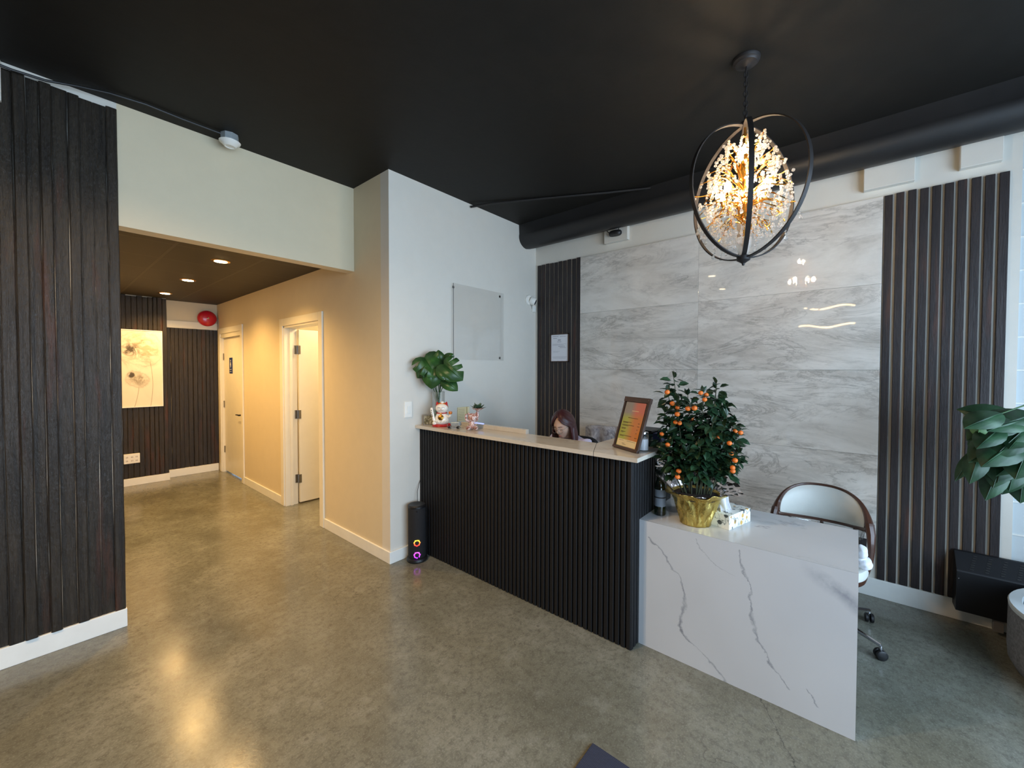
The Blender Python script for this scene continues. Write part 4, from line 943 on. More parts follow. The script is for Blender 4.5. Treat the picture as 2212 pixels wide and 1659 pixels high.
def menu():
    BL = Vector((2.287, 1.177, CT+.0005)); e = Vector((-.44370, -.89618, 0)); nb = Vector((.89618, -.44370, 0)); w_ = .2312; ln = .0983; h = .3107
    up = (nb*ln + Vector((0, 0, h))); H = up.length; up.normalize()
    fr = e.cross(up).normalized()
    if fr.x > 0: fr = -fr
    t = thing('menu_stand', 'tilted brown-framed menu board with an orange and green sheet', 'menu board', BL+e*w_/2)
    def slabp(a0, a1, b0, b1, d0, d1):
        m = MB(); m.box((a0, d0, b0), (a1, d1, b1)); M4 = Matrix((e.to_4d(), fr.to_4d(), up.to_4d(), (0, 0, 0, 1))).transposed()
        M4 = Matrix(((e.x, fr.x, up.x, BL.x), (e.y, fr.y, up.y, BL.y), (e.z, fr.z, up.z, BL.z), (0, 0, 0, 1))); m.bm.transform(M4); return m
    m = slabp(0, .012, 0, H, -.008, .006); m2 = slabp(w_-.016, w_, 0, H, -.008, .006); m3 = slabp(0, w_, 0, .014, -.008, .010); m4 = slabp(-.003, w_+.002, H-.030, H, -.010, .008)
    for q in (m2, m3, m4):
        me = bpy.data.meshes.new('x'); q.bm.to_mesh(me); m.bm.from_mesh(me); bpy.data.meshes.remove(me); q.bm.free()
    m.build('frame', M['brownframe'], t)
    slabp(.010, w_-.014, .012, H-.028, -.007, -.003).build('backing', M['grey'], t)
    ps = MB(); M4 = Matrix(((e.x, fr.x, up.x, 0), (e.y, fr.y, up.y, 0), (e.z, fr.z, up.z, 0), (0, 0, 0, 1)))
    # poster sheet in its own local frame: Y across, Z up
    o = MB().box((-.001, -(w_-.050)/2, 0), (.001, (w_-.050)/2, H-.05)).build('menu_sheet', M['poster'], t, world=False)
    c = BL+e*(w_/2-.004)+up*.018+fr*.0005
    mat = Matrix(((fr.x, -e.x, up.x, c.x), (fr.y, -e.y, up.y, c.y), (fr.z, -e.z, up.z, c.z), (0, 0, 0, 1))); o.matrix_local = wm(t).inverted() @ mat
    def bars(lst, mt, nm):
        m = MB()
        for (a0, a1, z, hh) in lst: m.box((.0011, -(a1-.090), z-hh/2), (.0015, -(a0-.090), z+hh/2))
        q = m.build(nm, M[mt], t, world=False); q.matrix_local = wm(t).inverted() @ mat
    bars([(.004, .177, .022, .042)], 'cream_note', 'footer_panel')
    rnd = random.Random(6); L = []
    for z, a, b in ((.178, .05, .14), (.150, .012, .09), (.145, .012, .06), (.132, .012, .12), (.127, .012, .07), (.112, .012, .055), (.107, .012, .05), (.090, .012, .055), (.085, .012, .04), (.066, .012, .12), (.061, .012, .05), (.150, .15, .165), (.132, .15, .168), (.112, .15, .16), (.090, .15, .16), (.062, .15, .17)):
        x = a
        while x < b: l = rnd.uniform(.004, .012); L.append((x, min(x+l, b), z, .0032)); x += l+.0018
    bars(L, 'brownink', 'text_lines')
    L2 = []
    for z, a, b in ((.036, .015, .06), (.036, .09, .17), (.018, .05, .075), (.012, .06, .09)):
        x = a
        while x < b: l = rnd.uniform(.003, .009); L2.append((x, min(x+l, b), z, .002)); x += l+.0015
    o2 = MB()
    for (a0, a1, z, hh) in L2: o2.box((.0016, -(a1-.090), z-hh/2), (.0019, -(a0-.090), z+hh/2))
    q = o2.build('footer_text', M['brownink'], t, world=False); q.matrix_local = wm(t).inverted() @ mat
    bars([(.07, .13, .222, .003)], 'cream_note', 'heading_line')
    slabp(w_*.35, w_*.65, .0, .20, -.04, -.036).build('easel_leg', M['brownframe'], t)
    m = MB()
    for a, b in ((.008, H-.012), (w_-.012, H-.012)): m.ball(BL+e*a+up*b+fr*.008, .003, 1)
    m.build('screw', M['grey'], t)
menu()
t = thing('glass_jar', 'clear lidded glass jar just right of the menu board', 'jar', (2.275, 1.01, CT))
jx, jy = 2.295, .985
t.location = (jx, jy, CT)
MB().lathe([(.0, .0), (.028, .0), (.031, .004), (.031, .090), (.026, .100), (.0, .101)], (jx, jy, CT), 24).build('jar_body', M['vaseglass'], t, smooth=True)
MB().lathe([(.0, .004), (.028, .004), (.028, .070), (.0, .070)], (jx, jy, CT), 20).build('jar_contents', M['paper'], t, smooth=True)
MB().lathe([(.027, .099), (.029, .101), (.029, .110), (.010, .114), (.010, .122), (.0, .124)], (jx, jy, CT), 20).build('jar_lid', M['chrome'], t, smooth=True)
t = thing('desk_organiser', 'dark tray of papers and boxes on the counter behind the glass jar', 'organiser', (2.52, 1.04, CT))
MB().box((2.43, .99, CT), (2.60, 1.17, CT+.012)).box((2.43, .99, CT+.09), (2.60, 1.17, CT+.10)).box((2.59, .99, CT+.012), (2.60, 1.17, CT+.09)).build('tray', M['blkplastic'], t)
MB().box((2.45, 1.0, CT+.012), (2.58, 1.15, CT+.055)).build('paper_stack', M['teal'], t)
tag(bx('blue_box', (2.44, .935, CT), (2.52, .985, CT+.085), M['blue'], None, .002), 'small blue box at the end corner of the counter beside the orange tree', 'box')

# ------------------------------------------------------------------ orange tree, tissue box, bottles on the desk
FR = [(-0.158, 0.112, 0.745), (-0.094, 0.106, 0.678), (-0.086, 0.079, 0.655), (-0.128, 0.009, 0.658), (-0.128, -0.025, 0.663), (-0.027, 0.02, 0.593), (-0.121, 0.055, 0.574), (-0.12, -0.054, 0.745), (-0.083, -0.072, 0.734), (-0.114, -0.073, 0.71), (-0.028, -0.117, 0.501), (0.036, -0.191, 0.536), (-0.036, -0.232, 0.54), (0.03, -0.173, 0.411), (-0.062, -0.213, 0.396), (-0.075, -0.205, 0.359), (-0.065, -0.204, 0.339), (-0.121, 0.057, 0.308), (-0.151, 0.053, 0.282), (-0.1, -0.016, 0.337), (-0.013, -0.028, 0.319), (-0.109, 0.158, 0.502), (-0.126, 0.075, 0.577), (-0.044, 0.08, 0.459), (-0.138, 0.114, 0.449), (-0.08, -0.189, 0.486), (-0.124, 0.067, 0.623)]
def kumquat():
    px, py, pz = 2.367, .70, .728
    t = thing('kumquat_tree', 'small potted kumquat tree with orange fruit in crinkled gold foil', 'potted plant', (px, py, pz))
    Pz = lambda v: Vector((px, py, pz)) + Vector(v)
    rnd = random.Random(21); nz = lambda a, z, k=9.: noise.noise(Vector((math.cos(a)*2.2, math.sin(a)*2.2, z*k)))
    def foil(u, v):
        a = u*2*PI; rr = .082+.052*v**1.15; z = v*.185
        rr += (.008*nz(a, z) + .0045*math.sin(a*13+4*nz(a, z, 14.)) + .0035*abs(noise.noise(Vector((a*5, z*16, 3)))))*min(1, v*3+.25)
        if v > .84: rr += (v-.84)*.16; z += .018*nz(a, 3)*(v-.84)/.16 + .006*math.sin(a*5)*(v-.84)/.16
        return Pz((rr*math.cos(a), rr*math.sin(a), z))
    MB().grid(foil, 150, 26, True).build('gold_wrapper', M['goldfoil'], t, smooth=True, angle=180, solid=.0012)
    MB().lathe([(.0, 0), (.081, .0005), (.081, .002), (.0, .003)], Pz((0, 0, 0)), 32).build('pot_base', M['goldfoil'], t)
    # reflective back collar: tall at the rear-left, wing at the right
    vd = Vector((px, py, 0)).normalized(); rt = Vector((vd.y, -vd.x, 0))
    def collar(u, v):
        a = u*2*PI; d = rt*math.cos(a) + vd*math.sin(a)
        hgt = .012+.065*max(0, math.sin(a))**.7 + .105*max(0, math.cos(a-R(155)))**3
        spread = .05 + .05*max(0, math.sin(a)) + .055*max(0, math.cos(a-R(8)))**6 + .045*max(0, math.cos(a-R(168)))**4
        if math.sin(a) < -.25: hgt = .004; spread = .012
        k = v; q = (int(u*44)*7.3, int(v*6)*3.1); jit = lambda o_: noise.noise(Vector((q[0]+o_, q[1], o_*5)))
        return Pz((0, 0, .178)) + d*(.126+spread*k**1.2+.020*jit(.3)*v) + Vector((0, 0, hgt*k**.8+.016*jit(1.7)*v)) + rt*(.010*jit(2.9)*v)
    MB().grid(collar, 44, 7, True).build('silver_collar', M['silverfoil'], t, solid=.001)
    MB().lathe([(.0, .168), (.115, .165), (.120, .150)], Pz((0, 0, 0)), 24).build('soil', M['soil'], t)
    # stems and branches
    tops = [(-.125, .82, .00), (.10, .79, .02), (-.17, .62, -.03), (.19, .58, .0), (-.05, .72, .06), (.03, .74, -.05), (.14, .70, .06), (-.20, .46, .05), (.21, .42, -.03), (-.10, .66, -.07), (.0, .60, .09), (.08, .58, -.09), (-.14, .44, -.08), (.13, .44, .09), (.02, .46, -.1), (-.09, .50, .10), (.20, .50, .08), (-.16, .74, .02), (.06, .66, -.02), (.15, .62, -.06), (.10, .76, .05), (-.12, .36, -.03), (.12, .38, -.04), (.0, .40, -.06), (-.05, .42, -.10), (.05, .54, .02), (-.08, .58, .03)]
    lv = MB(); ends = []
    def leaf(p, d, n, L, W):
        d = d.normalized(); n = (n-d*n.dot(d)); n = n.normalized() if n.length > 1e-4 else d.orthogonal(); s = n.cross(d); f = L*.06; b = lv.bm
        r0, r1, r2, r3 = p, p+d*L*.35-n*f*.4, p+d*L*.70-n*f, p+d*L-n*f*3
        V = [b.verts.new(x) for x in (r0, r1, r2, r3, r1+s*W*.5+n*f*1.6, r2+s*W*.40+n*f, r1-s*W*.5+n*f*1.6, r2-s*W*.40+n*f)]
        b.faces.new((V[0], V[1], V[4])); b.faces.new((V[1], V[2], V[5], V[4])); b.faces.new((V[2], V[3], V[5]))
        b.faces.new((V[0], V[6], V[1])); b.faces.new((V[6], V[7], V[2], V[1])); b.faces.new((V[7], V[3], V[2]))
    for i, (r_, z, dp) in enumerate(tops):
        b0 = Pz((0, 0, .165)) + rt*(r_*.35+rnd.uniform(-.01, .01)) + vd*rnd.uniform(-.03, .03); e = Pz((0, 0, z)) + rt*r_ + vd*dp
        mid = b0.lerp(e, .5) + rt*rnd.uniform(-.02, .02)+vd*rnd.uniform(-.02, .02); pts = []
        for k in range(9):
            u = k/8; pts.append(b0*(1-u)**2 + mid*2*u*(1-u) + e*u*u)
        MB().tube(pts, [.0042-.0003*k for k in range(9)], 6).build('stem', M['twig'], t, smooth=True)
        n0 = int(34+z*30)
        for q in range(n0):
            u = .36+.64*q/n0; k = min(7, int(u*8)); p = pts[k].lerp(pts[k+1], u*8-k)
            if p.z < pz+.27: continue
            a = q*2.4+i; d = Vector((math.cos(a), math.sin(a), rnd.uniform(-.75, .65))); sp = .012+.060*rnd.random()*(1.12-u)
            p2 = p+Vector((d.x, d.y, d.z*.4))*sp
            leaf(p2, d, Vector((rnd.uniform(-.9, .5), rnd.uniform(-.7, .7), 1)), rnd.uniform(.046, .072), rnd.uniform(.030, .042))
        for q in range(3): leaf(pts[-1], Vector((rnd.uniform(-.5, .5), rnd.uniform(-.5, .5), .9)), Vector((1, rnd.uniform(-1, 1), .2)), .045, .02)
    fr = [Pz(f) for f in FR]
    for f in fr:
        for q in range(3):
            a = rnd.uniform(0, 6.3); leaf(f+Vector((0, 0, .014)), Vector((math.cos(a), math.sin(a), .25)), Vector((0, 0, 1)), .045, .023)
    lv.build('foliage', M['kumleaf'], t)
    for k, f in enumerate(fr):
        r_ = rnd.uniform(.0125, .0155); o = MB().ball((0, 0, 0), r_, 2, (1, 1, .93)); o = o.build('kumquat_fruit', M['kumquat'], t, world=False, smooth=True, angle=180); o.location = f-Vector((px, py, pz))
kumquat()
t = thing('tissue_box', 'floral patterned tissue box right of the gold pot', 'tissue box', (2.488, .548, .728), R(-15.5))
MB().box((-.115, -.058, 0), (.115, .058, .078), .0015).build('carton', M['carton'], t, world=False)
def tis(u, v):
    a = (u-.5); x = -.055+a*.075*(1-.25*v)+.01*math.sin(v*5+u*9); y = .018*math.sin(u*11+v*3)*(1-.3*v); return Vector((x, y, .074+v*.125-.02*abs(a)*v*2))
MB().grid(tis, 18, 14).build('tissue', M['cloth'], t, world=False, smooth=True, angle=180, solid=.0015)
t = thing('green_bottle', 'dark green bottle with a grey label against the counter end', 'bottle', (2.372, .905, .728))
bx_, by_ = 2.362, .905
MB().lathe([(.0, 0), (.030, 0), (.033, .004), (.033, .165), (.026, .195), (.014, .225), (.012, .262), (.014, .268), (.0, .27)], (bx_, by_, .728), 24).build('bottle_glass', M['bottlegreen'], t, smooth=True)
MB().lathe([(.0335, .055), (.0336, .155)], (bx_, by_, .728), 24).build('bottle_label', M['label'], t, smooth=True)
MB().lathe([(.0338, .105), (.0339, .112)], (bx_, by_, .728), 24).build('label_stripe', M['black'], t, smooth=True)
t = thing('clear_jug', 'large pale clear plastic container behind the gold pot', 'container', (2.50, .88, .728))
MB().lathe([(.0, 0), (.058, 0), (.066, .006), (.068, .15), (.060, .18), (.030, .20), (.030, .225), (.0, .226)], (2.50, .868, .728), 28).build('jug_body', M['plastic'], t, smooth=True)

# ------------------------------------------------------------------ barrel chair
def star_base(t, c, r=.27, rot=20, zt=.36, mt='chrome', casters=True):
    cx, cy = c
    MB().tube([(cx, cy, .10), (cx, cy, .25)], .026, 16).tube([(cx, cy, .25), (cx, cy, zt)], .016, 14).build('gas_lift', M[mt], t, smooth=True)
    for k in range(5):
        a = R(rot+72*k); ex, ey = cx+r*math.cos(a), cy+r*math.sin(a)
        MB().tube([(cx, cy, .105), (cx+(ex-cx)*.5, cy+(ey-cy)*.5, .095), (ex, ey, .075)], [.018, .013, .010], 8).tube([(ex, ey, .075), (ex, ey, .050)], .006, 8).build('base_arm', M[mt], t, smooth=True)
        m = MB()
        for s in (-1, 1): m.lathe([(.0, -.010), (.020, -.010), (.027, -.006), (.027, .006), (.020, .010), (.0, .010)], (ex+s*.013*math.sin(a+1), ey-s*.013*math.cos(a+1), .0275), 18, Matrix.Rotation(a+1, 3, 'Z') @ Matrix.Rotation(R(90), 3, 'X'))
        m.build('caster', M['blkplastic'], t, smooth=True)
def barrel_chair():
    cx, cy = 3.03, .165; Rr = .226
    t = thing('barrel_chair', 'wooden-rimmed swivel chair with a white padded back behind the desk', 'chair', (cx, cy, 0))
    star_base(t, (3.10, .165), .335, -48, .36)
    def pt(th, z, r=Rr): return Vector((cx+r*math.cos(th), cy+r*math.sin(th)*1.04, z))
    ztop = lambda s: .682+.162*(1-abs(s)**2.6)
    zbot = lambda s: .662-.045*(1-s*s)
    TH = R(84)
    top = [pt(s*TH, ztop(s)) for s in [k/16-1 for k in range(33)]]; bot = [pt(s*TH, zbot(s)) for s in [k/16-1 for k in range(33)]]
    MB().tube(top, [.009+.016*abs(k/16-1)**5 for k in range(33)], 8).build('back_rim', M['chairwood'], t, smooth=True)
    MB().tube(bot, [.012+.008*abs(k/16-1)**4 for k in range(33)], 8).build('lower_rail', M['chairwood'], t, smooth=True)
    for s in (-1, 1):
        e = pt(s*TH, .68)
        MB().tube([e+Vector((0, 0, .02)), e+Vector((-.03, s*.008, -.03)), e+Vector((-.045, s*.010, -.12)), e+Vector((-.035, s*.004, -.20)), e+Vector((.0, -s*.01, -.27))], [.023, .022, .016, .015, .015], 8).build('arm_post', M['chairwood'], t, smooth=True)
    for s in (-.55, 0, .55): MB().tube([pt(s*TH, .63), pt(s*TH, .45, Rr-.01)], .009, 8).build('back_post', M['chairwood'], t, smooth=True)
    def pad(u, v):
        s = (u*2-1)*.86; a, b = zbot(s)+.006, ztop(s)-.006; bul = math.sin(PI*u)**.5*math.sin(PI*v)**.5; z = a+(b-a)*v
        return pt(s*TH, z, Rr-.006-.030*bul)
    def pad2(u, v):
        s = (u*2-1)*.86; a, b = zbot(s)+.006, ztop(s)-.006; return pt(s*TH, a+(b-a)*v, Rr+.004+.008*math.sin(PI*u)*math.sin(PI*v))
    m = MB().grid(pad, 36, 12); m.grid(pad2, 36, 12); m.build('back_pad', M['leather'], t, smooth=True, angle=180)
    MB().lathe([(.0, .36), (.20, .36), (.225, .375), (.232, .40), (.232, .405)], (cx, cy, 0), 40).build('seat_frame', M['chairwood'], t, smooth=True)
    MB().lathe([(.228, .40), (.236, .425), (.228, .455), (.18, .472), (.0, .478)], (cx, cy, 0), 40).build('seat_cushion', M['leather'], t, smooth=True)
    # knotted white cloth and clear film hanging on the arm: its own thing
    c = thing('white_cloth_roll', 'bunched white cloth on the barrel chair beside the desk end', 'cloth', (2.96, -.06, .475))
    rn = lambda p, k: Vector(p)*(1+.12*noise.noise(Vector(p)*k))
    for cc, r_, sc in (((2.955, -.045, .505), .050, (1.1, .8, .72)), ((2.93, -.035, .575), .036, (1., .8, 1.1)), ((2.945, -.025, .545), .033, (1, 1, .9))):
        m = MB().ball((0, 0, 0), r_, 4, sc)
        for v in m.bm.verts: v.co = v.co*(1+.10*noise.noise(v.co*42+Vector(cc)*9)+.05*math.sin(v.co.z*160+v.co.y*60))
        m.bm.transform(Matrix.Translation(cc)); m.build('cloth_fold', M['cloth'], c, smooth=True, angle=180)
    def film(u, v):
        s = u*2-1; return pt(s*TH*.93, zbot(s)-.012-.05*v*(1+.3*math.sin(u*9)), Rr-.012-.012*math.sin(u*40)*v-.01*v)
    tag(MB().grid(film, 60, 8).build('plastic_film', M['plastic'], smooth=True, angle=180, solid=.001), 'crumpled clear plastic hanging below the white back pad', 'plastic sheet')
barrel_chair()

# ------------------------------------------------------------------ heater, planter, big plant
t = thing('panel_heater', 'black metal wall heater with a slotted sloping top', 'heater', (3.66, -.9, .11))
m = MB(); prof = [(3.70, .105), (3.60, .108), (3.598, .355), (3.602, .362), (3.695, .452), (3.712, .455), (3.712, .105)]
A = [m.bm.verts.new((x, -.497, z)) for x, z in prof]; B = [m.bm.verts.new((x, -1.75, z)) for x, z in prof]
for i in range(len(prof)): m.bm.faces.new((A[i], A[(i+1) % len(prof)], B[(i+1) % len(prof)], B[i]))
m.bm.faces.new(A); m.bm.faces.new(B); m.build('heater_case', M['heater'], t, bevel=.002)
m = MB()
for k in range(18):
    y = -.565-.063*k
    for q in range(7):
        u = .12+.12*q; x, z = 3.602+(3.695-3.602)*u, .362+(.452-.362)*u; m.box((x-.0016, y-.006-.004*q, z-.001), (x+.0016, y+.010-.004*q, z+.0036), 0, Matrix.Rotation(R(-44), 3, 'Y'))
m.build('vent_slots', M['steel'], t)
MB().box((3.62, -.70, .03), (3.66, -.66, .105)).build('heater_foot', M['grey'], t)
MB().lathe([(.0, 0), (.004, .0), (.004, .003), (.0, .004)], (3.597, -.507, .31), 10, Matrix.Rotation(R(-90), 3, 'Y')).build('case_screw', M['chrome'], t)
pcx, pcy, pr = 3.275, -1.05, .40
t = thing('stone_planter', 'large round grey stone planter with a pale rim at the right edge', 'planter', (pcx, pcy, 0))
MB().lathe([(.0, 0), (.34, .0), (.375, .02), (.395, .06), (.40, .12), (.398, .335), (.0, .335)], (pcx, pcy, 0), 64).build('planter_body', M['planter'], t, smooth=True)
MB().lathe([(.398, .335), (.400, .352), (.395, .360), (.35, .360), (.345, .350), (.345, .335)], (pcx, pcy, 0), 64).build('planter_rim', M['rim'], t, smooth=True)
MB().lathe([(.0, .345), (.344, .343)], (pcx, pcy, 0), 40).build('soil', M['soil'], t)
def bigplant():
    t = thing('broadleaf_plant', 'tall plant with large dark green leaves reaching in from the right edge', 'plant', (pcx, pcy, .35))
    rt = Vector((.632, -.775, 0)); up = Vector((0, 0, 1)); tc = Vector((-.86, .2, 0)).normalized()
    base = Vector((pcx, pcy, .34))
    c1 = Vector((3.086, -.66, 1.24))
    # (px-like offsets) right, up, toward camera of the leaf base from c1 ; tip dir ; L, W, material
    LV = [((-.02, .16, .0), (-.62, -.22, .2), .34, .17, 0), ((-.05, .06, .05), (-.75, -.35, .3), .30, .15, 0), ((-.12, .10, .02), (-.95, -.20, .1), .14, .10, 0),
          ((-.245, .035, .05), (.05, .98, .1), .075, .065, 1), ((-.22, .00, .06), (-.30, -.95, .3), .20, .095, 2), ((-.24, -.02, .0), (-.62, -.75, .0), .20, .06, 0),
          ((-.12, -.08, .06), (-.42, -.88, .3), .21, .10, 2), ((-.10, .0, .08), (-.20, -.90, .5), .20, .14, 0), ((.0, -.02, .08), (-.15, -.95, .4), .26, .16, 0),
          ((.05, -.10, .06), (.05, -.98, .3), .20, .14, 2), ((.08, .08, .05), (.3, -.6, .4), .30, .17, 0), ((.02, .20, .0), (.45, .65, .0), .30, .16, 0), ((-.02, .1, -.05), (-.5, .1, -.3), .24, .13, 0),
          ((-.05, .02, .12), (-.78, -.40, .5), .24, .15, 0), ((.02, .03, .15), (-.30, -.55, .6), .24, .16, 0), ((-.02, .12, .10), (-.55, -.05, .3), .22, .13, 0), ((-.15, .04, .02), (-.6, -.5, .2), .17, .12, 0), ((.1, -.02, .1), (-.2, -.8, .4), .24, .17, 0)]
    rp = random.Random(8)
    for k in range(22):
        r0 = rp.uniform(-.16, .14); z0 = rp.uniform(-.08, .16); LV.append(((r0, z0, rp.uniform(-.12, .16)), (-.45+r0*1.5+rp.uniform(-.4, .3), -.65+z0*2+rp.uniform(-.2, .3), rp.uniform(0, .6)), rp.uniform(.17, .26), rp.uniform(.10, .15), 0))
    for i, (o, d, L, W, mt) in enumerate(LV):
        b = c1 + rt*o[0] + up*o[1] + tc*o[2]; dd = rt*d[0]+up*d[1]+tc*d[2]
        nr = tc*.9 + up*.75 + rt*(.2*math.sin(i*2.1))
        leaf_mesh(MB(), b, dd, nr, L, W, (), .16, .18, heart=False).build('leaf', M[('bigleaf', 'palebud', 'bigleaf')[mt]], t, smooth=True, angle=70, solid=.0012)
        j = base + Vector((.03*math.sin(i), .03*math.cos(i*1.3), 0)); k = c1+Vector((.05, -.12, -.15+.01*i)); 
        MB().tube([j, j.lerp(k, .5)+Vector((.02*math.sin(i*3), .02, 0)), k, k.lerp(b, .6)+up*.02, b], [.008, .007, .005, .0038, .003], 7).build('stalk', M['monstera'], t, smooth=True)
bigplant()
tag(MB().tube([(3.57, -.62, .006), (3.50, -.66, .006), (3.42, -.60, .006), (3.46, -.52, .006)], .004, 6).build('floor_cord', M['black'], smooth=True), 'short black cord end on the floor near the heater', 'cord') if False else None

# ------------------------------------------------------------------ chairs behind the counter, person
def office_chair(name, label, cx, cy, cover=False, top=.98, w_=.42, group=None):
    t = thing(name, label, 'chair', (cx, cy, 0)); star_base(t, (cx, cy), .27, 10, .42, 'blkplastic')
    MB().box((cx-.22, cy-.22, .42), (cx+.22, cy+.22, .49), .03).build('seat', M['fabricblk'], t)
    def bk(s):
        def f(u, v):
            y = (u-.5)*w_*(1-.12*max(0, v-.8)*5*abs(u-.5)*2); z = .56+(top-.56)*v-(.05*(abs(u-.5)*2)**4*(v > .5)*v); x = .24-.03*math.cos((u-.5)*PI)*-1-.02+s*.018+.03*v; return Vector((cx+x, cy+y, z))
        return f
    m = MB().grid(bk(0), 20, 14); m.build('backrest', M['fabricblk'], t, smooth=True, angle=180, solid=.045)
    MB().tube([(cx+.15, cy, .43), (cx+.26, cy, .46), (cx+.285, cy, .60)], .018, 8).build('back_bracket', M['blkplastic'], t, smooth=True)
    for s in (-1, 1): MB().tube([(cx+.10, cy+s*.21, .45), (cx+.08, cy+s*.26, .50), (cx+.06, cy+s*.26, .66), (cx-.10, cy+s*.26, .67)], .014, 8).build('armrest', M['blkplastic'], t, smooth=True)
    return t
office_chair('office_chair', 'black office chair the seated person is using', 3.0, 2.02, top=.965, w_=.42)
t = office_chair('office_chair', 'chair draped in a grey marbled cover and clear plastic behind the counter', 3.27, 1.98-.02, top=.95, w_=.44) if False else None
t = thing('covered_chair', 'chair draped in a grey marbled cover and clear plastic against the marble wall', 'chair', (3.45, 1.93, 0))
for sx_ in (-.17, .17):
    for sy_ in (-.19, .19): MB().tube([(3.45+sx_, 1.93+sy_, 0), (3.45+sx_, 1.93+sy_, .43)], .014, 8).build('leg', M['grey'], t, smooth=True)
MB().box((3.26, 1.70, .42), (3.65, 2.16, .49), .02).build('seat', M['cover'], t)
def cov(u, v):
    y = 1.93+(u-.5)*.50; z = .45+(1.03-.45)*v-.03*(abs(u-.5)*2)**5*v; return Vector((3.64+.012*math.sin(u*19+v*2)+.01*math.sin(u*7)-.02*v+.0, y, z))
MB().grid(cov, 44, 16).build('backrest_cover', M['cover'], t, smooth=True, angle=180, solid=.05)
def fl(u, v):
    y = 1.71-.07*u*v-.02+.012*math.sin(u*20+v*4); z = 1.02-.42*v; return Vector((3.56-.06*u+.012*math.sin(v*17+u*8), y-.03*v, z))
MB().grid(fl, 20, 20).build('plastic_wrap', M['plastic'], t, smooth=True, angle=180, solid=.001)

